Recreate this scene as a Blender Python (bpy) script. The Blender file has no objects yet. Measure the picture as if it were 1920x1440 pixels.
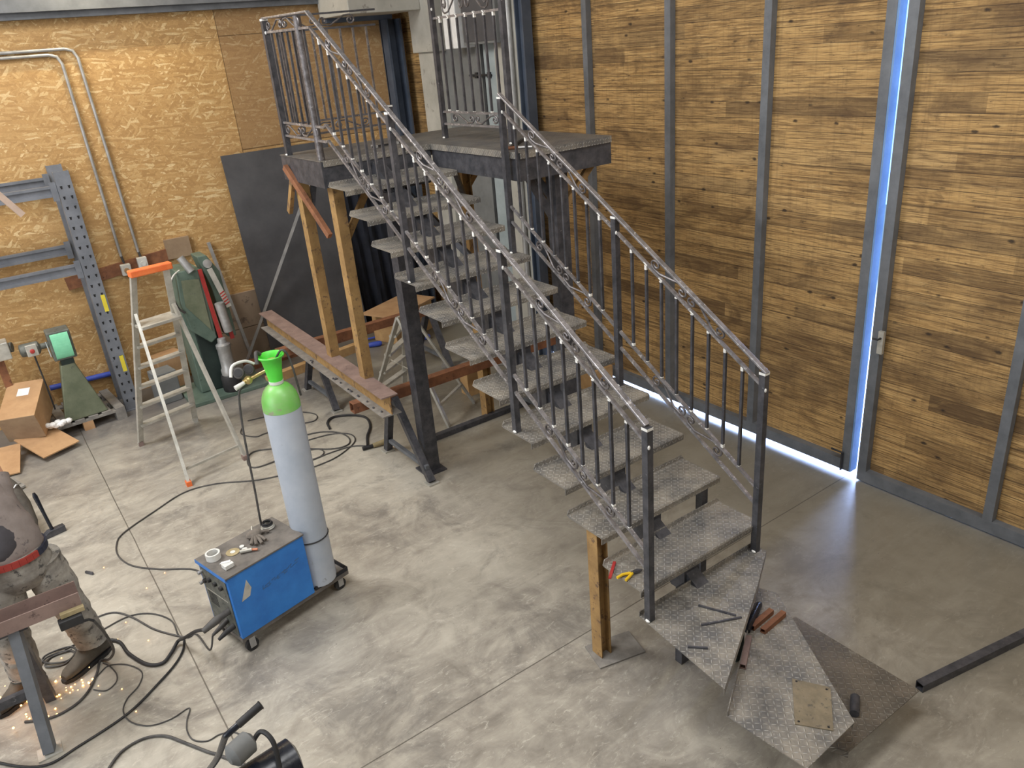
import bpy, math, random
from mathutils import Vector, Matrix
random.seed(7)
S = bpy.context.scene
COL = S.collection
V = Vector
pi = math.pi

# ------------------------------------------------------------------ camera
def add_camera():
    cam = bpy.data.cameras.new('camera'); o = bpy.data.objects.new('camera', cam); COL.objects.link(o)
    yaw, pitch, roll = math.radians(56.27736), math.radians(23.80354), math.radians(-5.11119)
    f = V((math.cos(yaw)*math.cos(pitch), math.sin(yaw)*math.cos(pitch), -math.sin(pitch)))
    r = V((math.sin(yaw), -math.cos(yaw), 0)); u = r.cross(f)
    r2 = r*math.cos(roll)+u*math.sin(roll); u2 = u*math.cos(roll)-r*math.sin(roll)
    o.matrix_world = Matrix(((r2.x, u2.x, -f.x, 0), (r2.y, u2.y, -f.y, 0), (r2.z, u2.z, -f.z, 3.4), (0, 0, 0, 1)))
    cam.sensor_width = 36; cam.lens = 1468.42/1920*36; cam.clip_start = .05; cam.clip_end = 200
    S.camera = o
add_camera()

# ------------------------------------------------------------------ world, lights, exposure
w = bpy.data.worlds.new('world'); S.world = w; w.use_nodes = True
bg = w.node_tree.nodes['Background']; bg.inputs[0].default_value = (.30, .55, 1.0, 1); bg.inputs[1].default_value = 2.6
S.view_settings.view_transform = 'Standard'; S.view_settings.look = 'None'
S.view_settings.exposure = 0.0; S.view_settings.gamma = 1.0; S.view_settings.use_curve_mapping = False

def area(name, loc, target, sx, sy, power, col):
    l = bpy.data.lights.new(name, 'AREA'); l.shape = 'RECTANGLE'; l.size = sx; l.size_y = sy; l.energy = power; l.color = col
    o = bpy.data.objects.new(name, l); COL.objects.link(o); o.location = loc
    o.rotation_euler = (V(target)-V(loc)).to_track_quat('-Z', 'Y').to_euler()
    return o
area('ceiling_light_left', (-1.6, 6.8, 5.6), (.4, 6.0, 0), 2.2, 2.2, 300, (1.0, .985, .96))
area('ceiling_fill_front', (0.8, 2.2, 5.8), (1.2, 3.2, 0), 3.0, 1.6, 165, (1.0, .985, .965))  # added overhead fill, no fixture stands behind it
area('ceiling_fill_side', (3.6, -1.5, 5.6), (4.6, 3.4, 1.4), 2.5, 1.5, 120, (1.0, .97, .91))  # added fill from behind the camera, no fixture there
area('left_fill_light', (-4.6, 3.5, 2.4), (2.5, 5.0, 1.0), 4.0, 3.6, 190, (.90, .95, 1.0))  # added fill from the left, the wall has no opening here
area('osb_wall_lamp', (1.62, 9.0, 4.75), (1.62, 9.3, 2.6), .25, .12, 34, (1.0, .85, .58))
area('outdoor_daylight', (8.0, 5.7, 2.8), (5.2, 3.6, .9), 5.0, 3.6, 4600, (.40, .55, 1.0))

# ------------------------------------------------------------------ mesh helper
ORG = {}
class MB:
    def __init__(s, T=None): s.v = []; s.f = []; s.T = T; s.mi = []; s.cur = 0
    def add(s, vs, fs):
        n = len(s.v); s.v += [V(p) for p in vs]; s.f += [[i+n for i in f] for f in fs]; s.mi += [s.cur]*len(fs); return s
    def box(s, x0, x1, y0, y1, z0, z1):
        return s.add([(x, y, z) for z in (z0, z1) for x, y in ((x0, y0), (x1, y0), (x1, y1), (x0, y1))],
                     [(3, 2, 1, 0), (4, 5, 6, 7), (0, 1, 5, 4), (1, 2, 6, 5), (2, 3, 7, 6), (3, 0, 4, 7)])
    def bar(s, a, b, w, h, up=(0, 0, 1)):
        a, b = V(a), V(b); d = (b-a).normalized(); up = V(up)
        if abs(d.dot(up)) > .97: up = V((0, 1, 0)) if abs(d.y) < .9 else V((1, 0, 0))
        x = d.cross(up).normalized()*w/2; y = x.cross(d).normalized()*h/2
        vs = [p+q for p in (a, b) for q in (-x-y, x-y, x+y, -x+y)]
        return s.add(vs, [(3, 2, 1, 0), (4, 5, 6, 7), (0, 1, 5, 4), (1, 2, 6, 5), (2, 3, 7, 6), (3, 0, 4, 7)])
    def hollow(s, a, b, w, h, t=.006, up=(0, 0, 1)):     # square tube with open ends
        a, b = V(a), V(b); d = (b-a).normalized(); up = V(up)
        if abs(d.dot(up)) > .97: up = V((0, 1, 0))
        x = d.cross(up).normalized(); y = x.cross(d).normalized()
        def ring(p, k): return [p+x*sx*(w/2-k)+y*sy*(h/2-k) for sx, sy in ((-1, -1), (1, -1), (1, 1), (-1, 1))]
        vs = ring(a, 0)+ring(b, 0)+ring(a, t)+ring(b, t); fs = []
        for i in range(4):
            j = (i+1) % 4
            fs += [(i, j, 4+j, 4+i), (8+j, 8+i, 12+i, 12+j), (j, i, 8+i, 8+j), (4+i, 4+j, 12+j, 12+i)]
        return s.add(vs, fs)
    def tube(s, pts, r, seg=8, closed=False, cap=True):
        pts = [V(p) for p in pts]; n = len(pts); rs = r if isinstance(r, (list, tuple)) else [r]*n
        vs = []; prev = None
        for i, p in enumerate(pts):
            if closed: t = pts[(i+1) % n]-pts[i-1]
            else: t = pts[min(i+1, n-1)]-pts[max(i-1, 0)]
            t.normalize()
            if prev is None:
                a = V((0, 0, 1)) if abs(t.z) < .9 else V((1, 0, 0)); x = t.cross(a).normalized()
            else:
                x = (prev-t*prev.dot(t)).normalized()
            prev = x; y = t.cross(x)
            vs += [p+(x*math.cos(2*pi*k/seg)+y*math.sin(2*pi*k/seg))*rs[i] for k in range(seg)]
        fs = []
        for i in range(n if closed else n-1):
            j = (i+1) % n
            for k in range(seg):
                m = (k+1) % seg; fs.append((i*seg+k, i*seg+m, j*seg+m, j*seg+k))
        if cap and not closed: fs += [tuple(range(seg-1, -1, -1)), tuple((n-1)*seg+k for k in range(seg))]
        return s.add(vs, fs)
    def lathe(s, c, prof, seg=28, axis=(0, 0, 1)):
        c = V(c); ax = V(axis).normalized(); return s.tube([c+ax*z for r, z in prof], [max(r, .0005) for r, z in prof], seg)
    def prism(s, poly, off):
        off = V(off); n = len(poly); p = [V(q) for q in poly]
        return s.add(p+[q+off for q in p], [tuple(range(n-1, -1, -1)), tuple(range(n, 2*n))]+[(i, (i+1) % n, n+(i+1) % n, n+i) for i in range(n)])
    def blob(s, c, rx, ry, rz, seg=10, rings=6):
        c = V(c); vs = [c+V((0, 0, -rz))]
        for i in range(1, rings):
            t = -pi/2+pi*i/rings
            vs += [c+V((rx*math.cos(t)*math.cos(2*pi*k/seg), ry*math.cos(t)*math.sin(2*pi*k/seg), rz*math.sin(t))) for k in range(seg)]
        vs.append(c+V((0, 0, rz))); fs = [(0, 1+(k+1) % seg, 1+k) for k in range(seg)]
        for i in range(rings-2):
            b = 1+i*seg; fs += [(b+k, b+(k+1) % seg, b+seg+(k+1) % seg, b+seg+k) for k in range(seg)]
        b = 1+(rings-2)*seg; fs += [(b+k, b+(k+1) % seg, len(vs)-1) for k in range(seg)]
        return s.add(vs, fs)
    def build(s, name, m, parent=None, smooth=False, bevel=0, label=None, loc=None):
        org = ORG[parent.name] if parent else (V(loc) if loc else V((0, 0, 0)))
        vs = [s.T(p) if s.T else p for p in s.v]
        me = bpy.data.meshes.new(name); me.from_pydata([tuple(p-org) for p in vs], [], s.f)
        for q in (m if isinstance(m, (list, tuple)) else [m]): me.materials.append(q)
        if any(s.mi):
            for p, i in zip(me.polygons, s.mi): p.material_index = i
        o = bpy.data.objects.new(name, me); COL.objects.link(o); ORG[o.name] = org
        if parent: o.parent = parent
        else: o.location = org
        if smooth:
            for p in me.polygons: p.use_smooth = True
            try: me.set_sharp_from_angle(angle=math.radians(40))
            except Exception: pass
        if bevel:
            b = o.modifiers.new('bevel', 'BEVEL'); b.width = bevel; b.segments = 2; b.limit_method = 'ANGLE'
        if label: o['label'] = label
        return o

def thing(name, label, cat, loc, group=None):
    o = bpy.data.objects.new(name, None); COL.objects.link(o); o.location = loc; ORG[o.name] = V(loc); o.empty_display_size = .1
    return tag(o, label, cat, group)
def tag(o, label, cat, group=None, kind=None):
    o['label'] = label; o['category'] = cat
    if group: o['group'] = group
    if kind: o['kind'] = kind
    return o
def struct(o, label=None):
    o['kind'] = 'structure'
    if label: o['label'] = label
    return o
def frame(origin, deg):
    c, s_ = math.cos(math.radians(deg)), math.sin(math.radians(deg)); o = V(origin)
    return lambda p: V((o.x+c*p.x-s_*p.y, o.y+s_*p.x+c*p.y, o.z+p.z))
def smooth_path(pts, n=6):
    P = [V(p) for p in pts]; out = []
    for i in range(len(P)-1):
        p0, p1, p2, p3 = P[max(i-1, 0)], P[i], P[i+1], P[min(i+2, len(P)-1)]
        for k in range(n):
            t = k/n; out.append(.5*((2*p1)+(p2-p0)*t+(2*p0-5*p1+4*p2-p3)*t*t+(3*p1-p0-3*p2+p3)*t**3))
    out.append(P[-1]); return out

# ------------------------------------------------------------------ materials
class NT:
    def __init__(s, name):
        s.m = bpy.data.materials.new(name); s.m.use_nodes = True; s.t = s.m.node_tree; s.b = s.t.nodes['Principled BSDF']
    def n(s, typ, **k):
        o = s.t.nodes.new(typ)
        for a, b in k.items():
            if a.startswith('i_'):
                key = a[2:]; key = int(key) if key.isdigit() else key
                s.set(o.inputs[key], b)
            else: setattr(o, a, b)
        return o
    def set(s, sock, v):
        if hasattr(v, 'is_output') or isinstance(v, bpy.types.NodeSocket): s.t.links.new(v, sock)
        else: sock.default_value = v
    def m_(s, op, a, b=0., c=0., clamp=False):
        o = s.t.nodes.new('ShaderNodeMath'); o.operation = op; o.use_clamp = clamp
        for i, x in enumerate((a, b, c)): s.set(o.inputs[i], x)
        return o.outputs[0]
    def pos(s): return s.n('ShaderNodeNewGeometry').outputs['Position']
    def obj(s): return s.n('ShaderNodeTexCoord').outputs['Object']
    def map(s, v, sc=(1, 1, 1), rot=(0, 0, 0), loc=(0, 0, 0)):
        o = s.n('ShaderNodeMapping'); s.set(o.inputs[0], v); o.inputs['Scale'].default_value = sc; o.inputs['Rotation'].default_value = rot; o.inputs['Location'].default_value = loc
        return o.outputs[0]
    def noise(s, v, sc, det=4, rough=.55, dist=0.):
        o = s.n('ShaderNodeTexNoise'); s.set(o.inputs['Vector'], v); o.inputs['Scale'].default_value = sc; o.inputs['Detail'].default_value = det
        o.inputs['Roughness'].default_value = rough; o.inputs['Distortion'].default_value = dist; return o.outputs['Fac']
    def ramp(s, f, stops):
        o = s.n('ShaderNodeValToRGB'); s.set(o.inputs[0], f); e = o.color_ramp.elements
        while len(e) < len(stops): e.new(.5)
        for k, (p, c) in zip(e, stops): k.position = p; k.color = (c if isinstance(c, tuple) else (c, c, c))+(1,)
        return o.outputs[0]
    def mix(s, f, a, b, mode='MIX'):
        o = s.n('ShaderNodeMix', data_type='RGBA', blend_type=mode); s.set(o.inputs[0], f)
        for i, x in ((6, a), (7, b)): s.set(o.inputs[i], (x+(1,)) if isinstance(x, tuple) and len(x) == 3 else x)
        return o.outputs[2]
    def sep(s, v): o = s.n('ShaderNodeSeparateXYZ'); s.set(o.inputs[0], v); return o.outputs
    def comb(s, x, y, z): o = s.n('ShaderNodeCombineXYZ'); [s.set(o.inputs[i], q) for i, q in enumerate((x, y, z))]; return o.outputs[0]
    def bump(s, h, st=.3, d=.01):
        o = s.n('ShaderNodeBump'); s.set(o.inputs['Height'], h); o.inputs['Strength'].default_value = st; o.inputs['Distance'].default_value = d
        s.t.links.new(o.outputs[0], s.b.inputs['Normal'])
    def out(s, col=None, rough=None, metal=None):
        if col is not None: s.set(s.b.inputs['Base Color'], (col+(1,)) if isinstance(col, tuple) and len(col) == 3 else col)
        if rough is not None: s.set(s.b.inputs['Roughness'], rough)
        if metal is not None: s.set(s.b.inputs['Metallic'], metal)
        return s.m
def sr(r, g, b):     # 0-255 display colour to linear
    return tuple(((x/255+.055)/1.055)**2.4 if x > 10 else x/255/12.92 for x in (r, g, b))
def worn(name, c1, c2, rough=.6, metal=0., sc=9., c3=None, f3=.62, bump=.15, lo=.35, hi=.65):
    t = NT(name); p = t.obj(); f = t.ramp(t.noise(p, sc, 6, .65), [(lo, 0.), (hi, 1.)]); col = t.mix(f, c1, c2)
    if c3: col = t.mix(t.ramp(t.noise(t.map(p, loc=(3, 7, 2)), sc*2.3, 5, .7), [(f3, 0.), (f3+.07, 1.)]), col, c3)
    r = t.m_('MULTIPLY_ADD', t.noise(p, sc*3, 3), .25, rough-.12)
    if bump: t.bump(t.noise(p, sc*6, 4), bump, .003)
    return t.out(col, r, metal)

M = {}
M['steel'] = worn('dark_mill_steel', sr(62, 64, 70), sr(92, 92, 98), .45, .35, 14, sr(140, 140, 146), .66)
M['rail'] = worn('brushed_rail_steel', sr(118, 116, 118), sr(165, 162, 165), .38, .55, 16, sr(222, 220, 222), .58)
M['scroll'] = worn('scroll_steel', sr(88, 84, 84), sr(128, 124, 126), .42, .45, 22, sr(190, 186, 186), .62)
M['weld'] = worn('bright_weld', sr(225, 225, 222), sr(245, 245, 242), .5, .1, 40)
M['rust'] = worn('rusty_tube', sr(110, 72, 52), sr(146, 98, 68), .8, .0, 9, sr(84, 52, 40), .6)
M['ochre'] = worn('ochre_rusty_beam', sr(140, 110, 70), sr(172, 138, 88), .75, .0, 7, sr(112, 88, 66), .56)
M['primer'] = worn('brown_primer_beam', sr(122, 102, 96), sr(146, 124, 116), .7, .0, 6, sr(100, 82, 78), .6)
M['greysteel'] = worn('grey_frame_steel', sr(96, 100, 106), sr(118, 122, 128), .55, .2, 5)
M['darksheet'] = worn('dark_sheet', sr(72, 72, 76), sr(88, 88, 92), .6, .1, 2.2, sr(110, 110, 112), .72)
M['bluesteel'] = worn('blue_grey_steel', sr(64, 74, 90), sr(84, 94, 110), .5, .1, 3)
M['galv'] = worn('galvanised_steel', sr(160, 160, 160), sr(190, 190, 190), .4, .5, 8)
M['alu'] = worn('aluminium', sr(176, 174, 166), sr(206, 204, 196), .42, .4, 10, sr(140, 136, 128), .66)
M['concrete'] = worn('cast_concrete', sr(160, 158, 150), sr(184, 182, 174), .85, 0, 2.2, sr(136, 132, 124), .62)
M['greysheet'] = worn('grey_panel', sr(104, 106, 106), sr(122, 124, 124), .7, 0, 3)
M['palesheet'] = worn('pale_blue_panel', sr(146, 158, 162), sr(166, 178, 182), .7, 0, 3)
M['rack'] = worn('grey_rack_paint', sr(106, 110, 118), sr(126, 130, 138), .5, .1, 5, sr(84, 88, 94), .66)
M['hole'] = worn('dark_hole', sr(24, 24, 26), sr(34, 34, 36), .9, 0)
M['yellow'] = worn('yellow_mark', sr(214, 196, 52), sr(230, 212, 70), .6, 0)
M['black'] = worn('black_rubber', sr(30, 30, 32), sr(48, 48, 50), .6, 0, 9)
M['blackmetal'] = worn('black_enamel', sr(22, 26, 36), sr(34, 38, 48), .28, .1, 9, sr(70, 80, 100), .72)
M['cloth'] = worn('navy_cloth', sr(18, 21, 30), sr(30, 34, 46), .95, 0, 4, bump=.5)
M['cable'] = worn('cable_rubber', sr(58, 56, 56), sr(84, 82, 80), .6, 0, 12)
M['blue'] = worn('worn_blue_paint', sr(38, 112, 196), sr(50, 130, 214), .42, 0, 5, sr(58, 96, 138), .66)
M['wtop'] = worn('dusty_grey_top', sr(92, 88, 84), sr(120, 114, 108), .75, 0, 9)
M['face'] = worn('dirty_machine_face', sr(84, 88, 84), sr(112, 114, 108), .6, .1, 12, sr(58, 58, 56), .58)
M['cyl'] = worn('pale_cylinder_paint', sr(168, 178, 192), sr(186, 194, 206), .45, 0, 3, sr(142, 144, 150), .66)
M['cylgreen'] = worn('green_shoulder_paint', sr(112, 196, 84), sr(146, 190, 124), .35, 0, 5, sr(150, 158, 128), .56)
M['green'] = worn('bright_green_guard', sr(84, 214, 66), sr(96, 226, 78), .4, 0, 6)
M['brass'] = worn('brass', sr(176, 154, 96), sr(206, 186, 130), .35, .6, 12)
M['white'] = worn('white_plastic', sr(206, 206, 202), sr(230, 230, 226), .5, 0, 9)
M['paper'] = worn('paper_label', sr(222, 222, 222), sr(240, 240, 240), .8, 0, 9)
M['card'] = worn('cardboard', sr(176, 138, 100), sr(194, 156, 116), .85, 0, 5, sr(160, 124, 90), .66)
M['carddark'] = worn('grey_dusty_cardboard', sr(140, 118, 96), sr(160, 138, 112), .85, 0, 5)
M['mgreen'] = worn('machine_green', sr(84, 102, 92), sr(104, 122, 110), .55, .05, 5, sr(56, 72, 64), .64)
M['mdark'] = worn('dark_machine_green', sr(28, 40, 38), sr(40, 54, 50), .6, .05, 5)
M['pgreen'] = worn('olive_pedestal', sr(96, 104, 84), sr(124, 130, 108), .5, .05, 4, sr(84, 88, 84), .62)
M['belt'] = worn('mint_sanding_belt', sr(120, 200, 160), sr(138, 216, 176), .7, 0, 8)
M['red'] = worn('red_paint', sr(150, 44, 44), sr(176, 60, 54), .5, 0, 8)
M['orange'] = worn('orange_plastic', sr(232, 110, 56), sr(244, 136, 76), .5, 0, 8)
M['bluepl'] = worn('blue_plastic', sr(52, 74, 170), sr(70, 92, 190), .45, 0, 8)
M['pallet'] = worn('grey_old_wood', sr(116, 112, 108), sr(146, 142, 136), .9, 0, 9)
M['wood'] = worn('raw_timber', sr(176, 138, 92), sr(198, 162, 114), .8, 0, 8)
M['bag'] = worn('worn_fabric', sr(70, 66, 60), sr(98, 92, 86), .9, 0, 9)
M['yplastic'] = worn('yellow_handles', sr(216, 176, 30), sr(232, 196, 50), .4, 0, 9)
M['copper'] = worn('copper', sr(200, 130, 100), sr(220, 150, 120), .4, .6, 9)
M['disc'] = worn('ochre_disc', sr(150, 136, 100), sr(176, 160, 124), .7, 0, 12)
M['glove'] = worn('grey_leather', sr(92, 86, 80), sr(122, 114, 106), .9, 0, 14)
M['shirt'] = worn('mauve_grey_cloth', sr(126, 116, 112), sr(150, 140, 136), .95, 0, 6, sr(96, 90, 92), .6, bump=.4)
M['vest'] = worn('charcoal_cloth', sr(66, 64, 68), sr(84, 82, 88), .95, 0, 5, bump=.4)
M['trouser'] = worn('pale_work_trousers', sr(122, 118, 112), sr(176, 172, 164), .95, 0, 8, sr(88, 86, 84), .56, bump=.5)
M['boot'] = worn('dusty_boot', sr(70, 66, 60), sr(96, 92, 84), .85, 0, 9)
M['skin'] = worn('skin', sr(196, 146, 118), sr(206, 158, 130), .55, 0, 6)
M['hair'] = worn('dark_hair', sr(40, 32, 28), sr(56, 44, 38), .8, 0, 20)

def spark_mat():
    t = NT('hot_spark'); t.b.inputs['Emission Color'].default_value = (1, .50, .14, 1); t.b.inputs['Emission Strength'].default_value = 7
    return t.out((1., .5, .2), .5)
M['spark'] = spark_mat()

def floor_mat():
    t = NT('workshop_concrete'); p = t.pos(); X, Y, Z = t.sep(p)
    a = t.noise(p, .55, 5, .6, .6); b = t.noise(p, 3.2, 7, .68, 1.2); c = t.noise(t.map(p, (1, 5, 1), (0, 0, .5)), 1.4, 6, .7, .8)
    col = t.ramp(t.m_('ADD', t.m_('MULTIPLY', a, .45), t.m_('ADD', t.m_('MULTIPLY', b, .33), t.m_('MULTIPLY', c, .22))),
                 [(.34, sr(112, 106, 98)), (.45, sr(152, 146, 136)), (.53, sr(176, 170, 158)), (.66, sr(198, 193, 180))])
    col = t.mix(t.ramp(t.noise(t.map(p, loc=(5, 1, 0)), 1.3, 8, .72, 1.0), [(.53, 0.), (.66, .62)]), col, sr(104, 100, 96))
    col = t.mix(t.ramp(t.noise(t.map(p, (1, 2.2, 1), (0, 0, .4)), 9, 8, .8, 1.6), [(.55, 0.), (.68, .6)]), col, sr(212, 207, 194))
    # darker grey toward the back, duller brown toward the right
    d = t.m_('SUBTRACT', Y, 7.2); d = t.m_('MULTIPLY_ADD', t.noise(p, 1.6, 6, .6, 1.), 2.6, t.m_('SUBTRACT', d, 1.3))
    col = t.mix(t.ramp(t.m_('MULTIPLY', d, .6), [(.0, 0.), (1., .80)]), col, sr(92, 90, 92))
    e = t.m_('MULTIPLY_ADD', t.noise(p, 1.2, 5, .6, 1.), 1.8, t.m_('SUBTRACT', X, 3.3))
    col = t.mix(t.ramp(t.m_('MULTIPLY', e, .5), [(.0, 0.), (.9, .74)]), col, sr(112, 106, 92))
    # hairline saw joints
    w_ = t.m_('MULTIPLY_ADD', t.noise(p, 2.0, 3), .012, 0)
    j1 = t.m_('LESS_THAN', t.m_('ABSOLUTE', t.m_('SUBTRACT', t.m_('ADD', Y, w_), 2.992)), .004)
    j2 = t.m_('LESS_THAN', t.m_('ABSOLUTE', t.m_('SUBTRACT', t.m_('ADD', X, w_), .373)), .004)
    col = t.mix(t.m_('MULTIPLY', t.m_('MAXIMUM', j1, j2), .75), col, sr(70, 64, 58))
    sp = t.m_('GREATER_THAN', t.noise(p, 60, 2), .735); col = t.mix(t.m_('MULTIPLY', sp, .7), col, sr(78, 72, 66))
    t.bump(t.m_('ADD', b, t.m_('MULTIPLY', t.noise(p, 40, 4), .3)), .12, .01)
    t.b.inputs['Specular IOR Level'].default_value = .45
    return t.out(col, t.m_('MULTIPLY_ADD', b, .35, .20))
def osb_mat():
    t = NT('osb_board'); p = t.pos(); X, Y, Z = t.sep(p); q = t.comb(X, Z, 0.)
    wob = t.n('ShaderNodeTexNoise'); t.set(wob.inputs['Vector'], q); wob.inputs['Scale'].default_value = 5; wob.inputs['Detail'].default_value = 2
    vm = t.n('ShaderNodeVectorMath', operation='MULTIPLY_ADD'); t.set(vm.inputs[0], wob.outputs['Color']); vm.inputs[1].default_value = (.05, .05, .05); t.set(vm.inputs[2], q)
    col = None; hs = []
    for k, (rot, sx, sy) in enumerate(((.30, 9, 44), (-.42, 8, 40), (.95, 12, 48), (-.85, 10, 46), (.06, 8, 52))):
        v = t.n('ShaderNodeTexVoronoi', feature='F1'); v.inputs['Scale'].default_value = 1; v.inputs['Randomness'].default_value = 1
        t.set(v.inputs['Vector'], t.map(t.map(vm.outputs[0], rot=(0, 0, rot)), (sx, sy, 1), loc=(k*3.1, k*1.7, 0)))
        r, g, b = t.sep(v.outputs['Color'])
        c = t.ramp(r, [(0., sr(170, 132, 82)), (.45, sr(192, 153, 98)), (.8, sr(206, 170, 116)), (.93, sr(228, 200, 148)), (1., sr(236, 212, 164))])
        if col is None: col = c
        else: col = t.mix(t.m_('GREATER_THAN', g, .60), col, c)
        hs.append(r)
    col = t.mix(t.ramp(t.noise(p, 70, 5, .7), [(.35, .35), (.6, 0.)]), col, sr(130, 96, 56))
    col = t.mix(t.ramp(t.noise(p, .9, 4), [(.4, 0.), (.7, .35)]), col, sr(168, 134, 92))
    col = t.mix(.16, col, sr(190, 150, 96))
    right = t.m_('MULTIPLY', t.m_('GREATER_THAN', X, 2.88), t.m_('GREATER_THAN', Z, 2.47))
    col = t.mix(t.m_('MULTIPLY', right, .5), col, sr(132, 104, 76))
    def line(a, x, w_): return t.m_('LESS_THAN', t.m_('ABSOLUTE', t.m_('SUBTRACT', a, x)), w_)
    s1 = t.m_('MULTIPLY', line(X, 2.88, .004), t.m_('GREATER_THAN', Z, 2.40)); s2 = t.m_('MULTIPLY', t.m_('GREATER_THAN', X, 2.88), t.m_('MAXIMUM', line(Z, 3.67, .004), line(Z, 2.468, .006)))
    s3 = t.m_('MULTIPLY', line(X, .90, .004), t.m_('LESS_THAN', Z, 2.3)); s4 = t.m_('MULTIPLY', t.m_('LESS_THAN', X, 2.88), line(Z, 3.63, .003))
    col = t.mix(t.m_('MULTIPLY', t.m_('MAXIMUM', t.m_('MAXIMUM', s1, s2), t.m_('MAXIMUM', s3, t.m_('MULTIPLY', s4, .4))), .8), col, sr(78, 54, 28))
    t.bump(hs[1], .2, .003)
    return t.out(col, .62)
def plank_mat():
    t = NT('rough_sawn_plank_panel'); p = t.pos(); X, Y, Z = t.sep(p)
    yy = t.m_('ADD', X, Y)
    bay = t.m_('FLOOR', t.m_('DIVIDE', t.m_('SUBTRACT', Y, 2.93), .985))
    zi = t.m_('FLOOR', t.m_('DIVIDE', t.m_('ADD', Z, t.m_('MULTIPLY', bay, .035)), .118))
    wn = t.n('ShaderNodeTexWhiteNoise', noise_dimensions='2D'); t.set(wn.inputs['Vector'], t.comb(zi, t.m_('FLOOR', t.m_('DIVIDE', t.m_('MULTIPLY_ADD', zi, .7, yy), 1.97)), 0.))
    q = t.comb(yy, Z, 0.)
    grain = t.noise(t.map(q, (2.2, 38, 1)), 1.6, 7, .72, .5); fine = t.noise(t.map(q, (5, 130, 1)), 1., 3, .6, .1)
    blot = t.noise(t.map(q, (1.3, 3.0, 1)), 1.7, 6, .65, .8)
    vert = t.noise(t.map(q, (26, 1.2, 1)), 1.4, 3, .6, .4)
    ribs = t.noise(t.map(q, (.9, 46, 1)), 1.0, 2, .5, .05)
    big = t.noise(t.map(q, (.55, 1.5, 1), loc=(7, 2, 0)), 1.3, 5, .6, .5)
    col = t.ramp(grain, [(.26, sr(118, 90, 54)), (.40, sr(162, 127, 78)), (.54, sr(190, 153, 98)), (.72, sr(212, 180, 126))])
    tone = t.ramp(wn.outputs['Value'], [(0., .0), (.52, .04), (.62, .34), (.85, .5), (1., .78)])
    col = t.mix(tone, col, sr(92, 70, 44))
    col = t.mix(t.ramp(wn.outputs['Color'], [(.55, 0.), (.9, .4)]), col, sr(206, 172, 118))
    col = t.mix(t.ramp(big, [(.50, 0.), (.64, .55)]), col, sr(88, 66, 42))
    col = t.mix(t.ramp(blot, [(.55, 0.), (.66, .58)]), col, sr(84, 62, 38))
    col = t.mix(t.ramp(blot, [(.34, .5), (.50, 0.)]), col, sr(208, 170, 110))
    col = t.mix(t.ramp(fine, [(.40, .62), (.49, 0.)]), col, sr(84, 62, 38))
    col = t.mix(t.ramp(ribs, [(.38, .5), (.46, 0.)]), col, sr(82, 60, 36))
    col = t.mix(t.ramp(vert, [(.36, .2), (.48, 0.)]), col, sr(100, 76, 46))
    kn = t.n('ShaderNodeTexVoronoi', feature='F1'); t.set(kn.inputs['Vector'], t.map(q, (2.6, 5.2, 1))); kn.inputs['Scale'].default_value = 1.7
    col = t.mix(t.ramp(t.m_('MULTIPLY_ADD', t.noise(p, 40, 3), .12, kn.outputs['Distance']), [(.12, .9), (.19, 0.)]), col, sr(44, 32, 22))
    col = t.mix(t.ramp(t.noise(t.map(q, (3, 9, 1), loc=(4, 4, 0)), 3, 6, .8), [(.58, 0.), (.68, .8)]), col, sr(54, 40, 26))
    zf = t.m_('FRACT', t.m_('DIVIDE', t.m_('ADD', Z, t.m_('MULTIPLY', bay, .035)), .118))
    col = t.mix(t.m_('MULTIPLY', t.m_('LESS_THAN', zf, .04), .7), col, sr(48, 32, 18))
    t.bump(t.m_('ADD', fine, grain), .5, .006)
    return t.out(col, .7)
def plate_mat(name, base, hi, dirt):
    t = NT(name); p = t.pos(); X, Y, Z = t.sep(p); c = .027
    ax = t.m_('DIVIDE', X, c); ay = t.m_('DIVIDE', t.m_('ADD', Y, Z), c)
    ix, iy = t.m_('FLOOR', ax), t.m_('FLOOR', ay); fx, fy = t.m_('SUBTRACT', t.m_('FRACT', ax), .5), t.m_('SUBTRACT', t.m_('FRACT', ay), .5)
    par = t.m_('MODULO', t.m_('ABSOLUTE', t.m_('ADD', ix, iy)), 2.0)
    u = t.m_('MULTIPLY', t.m_('ADD', fx, fy), .707); v = t.m_('MULTIPLY', t.m_('SUBTRACT', fx, fy), .707)
    d = t.m_('SUBTRACT', v, u); a = t.m_('MULTIPLY_ADD', par, d, u); b = t.m_('SUBTRACT', v, t.m_('MULTIPLY', par, d))
    e = t.m_('ADD', t.m_('POWER', t.m_('DIVIDE', t.m_('ABSOLUTE', a), .50), 2.), t.m_('POWER', t.m_('DIVIDE', t.m_('ABSOLUTE', b), .17), 2.))
    h = t.m_('SUBTRACT', 1., e, clamp=True)
    col = t.mix(t.ramp(t.noise(p, 5, 6, .7), [(.38, 0.), (.62, 1.)]), base, dirt)
    col = t.mix(t.m_('MULTIPLY', t.ramp(h, [(.15, 0.), (.6, 1.)]), .34), col, hi)
    col = t.mix(t.ramp(t.noise(t.map(p, loc=(2, 9, 4)), 9, 7, .75), [(.60, 0.), (.72, .55)]), col, hi)
    col = t.mix(t.ramp(t.noise(t.map(p, loc=(8, 3, 4)), 4, 6, .7), [(.60, 0.), (.70, .6)]), col, sr(58, 56, 54))
    t.bump(h, .9, .004)
    return t.out(col, t.m_('MULTIPLY_ADD', t.noise(p, 20, 3), .3, .34), .2)
M['floor'] = floor_mat(); M['osb'] = osb_mat(); M['plank'] = plank_mat()
M['plate'] = plate_mat('diamond_plate', sr(104, 103, 102), sr(204, 201, 194), sr(150, 144, 134))
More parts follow.
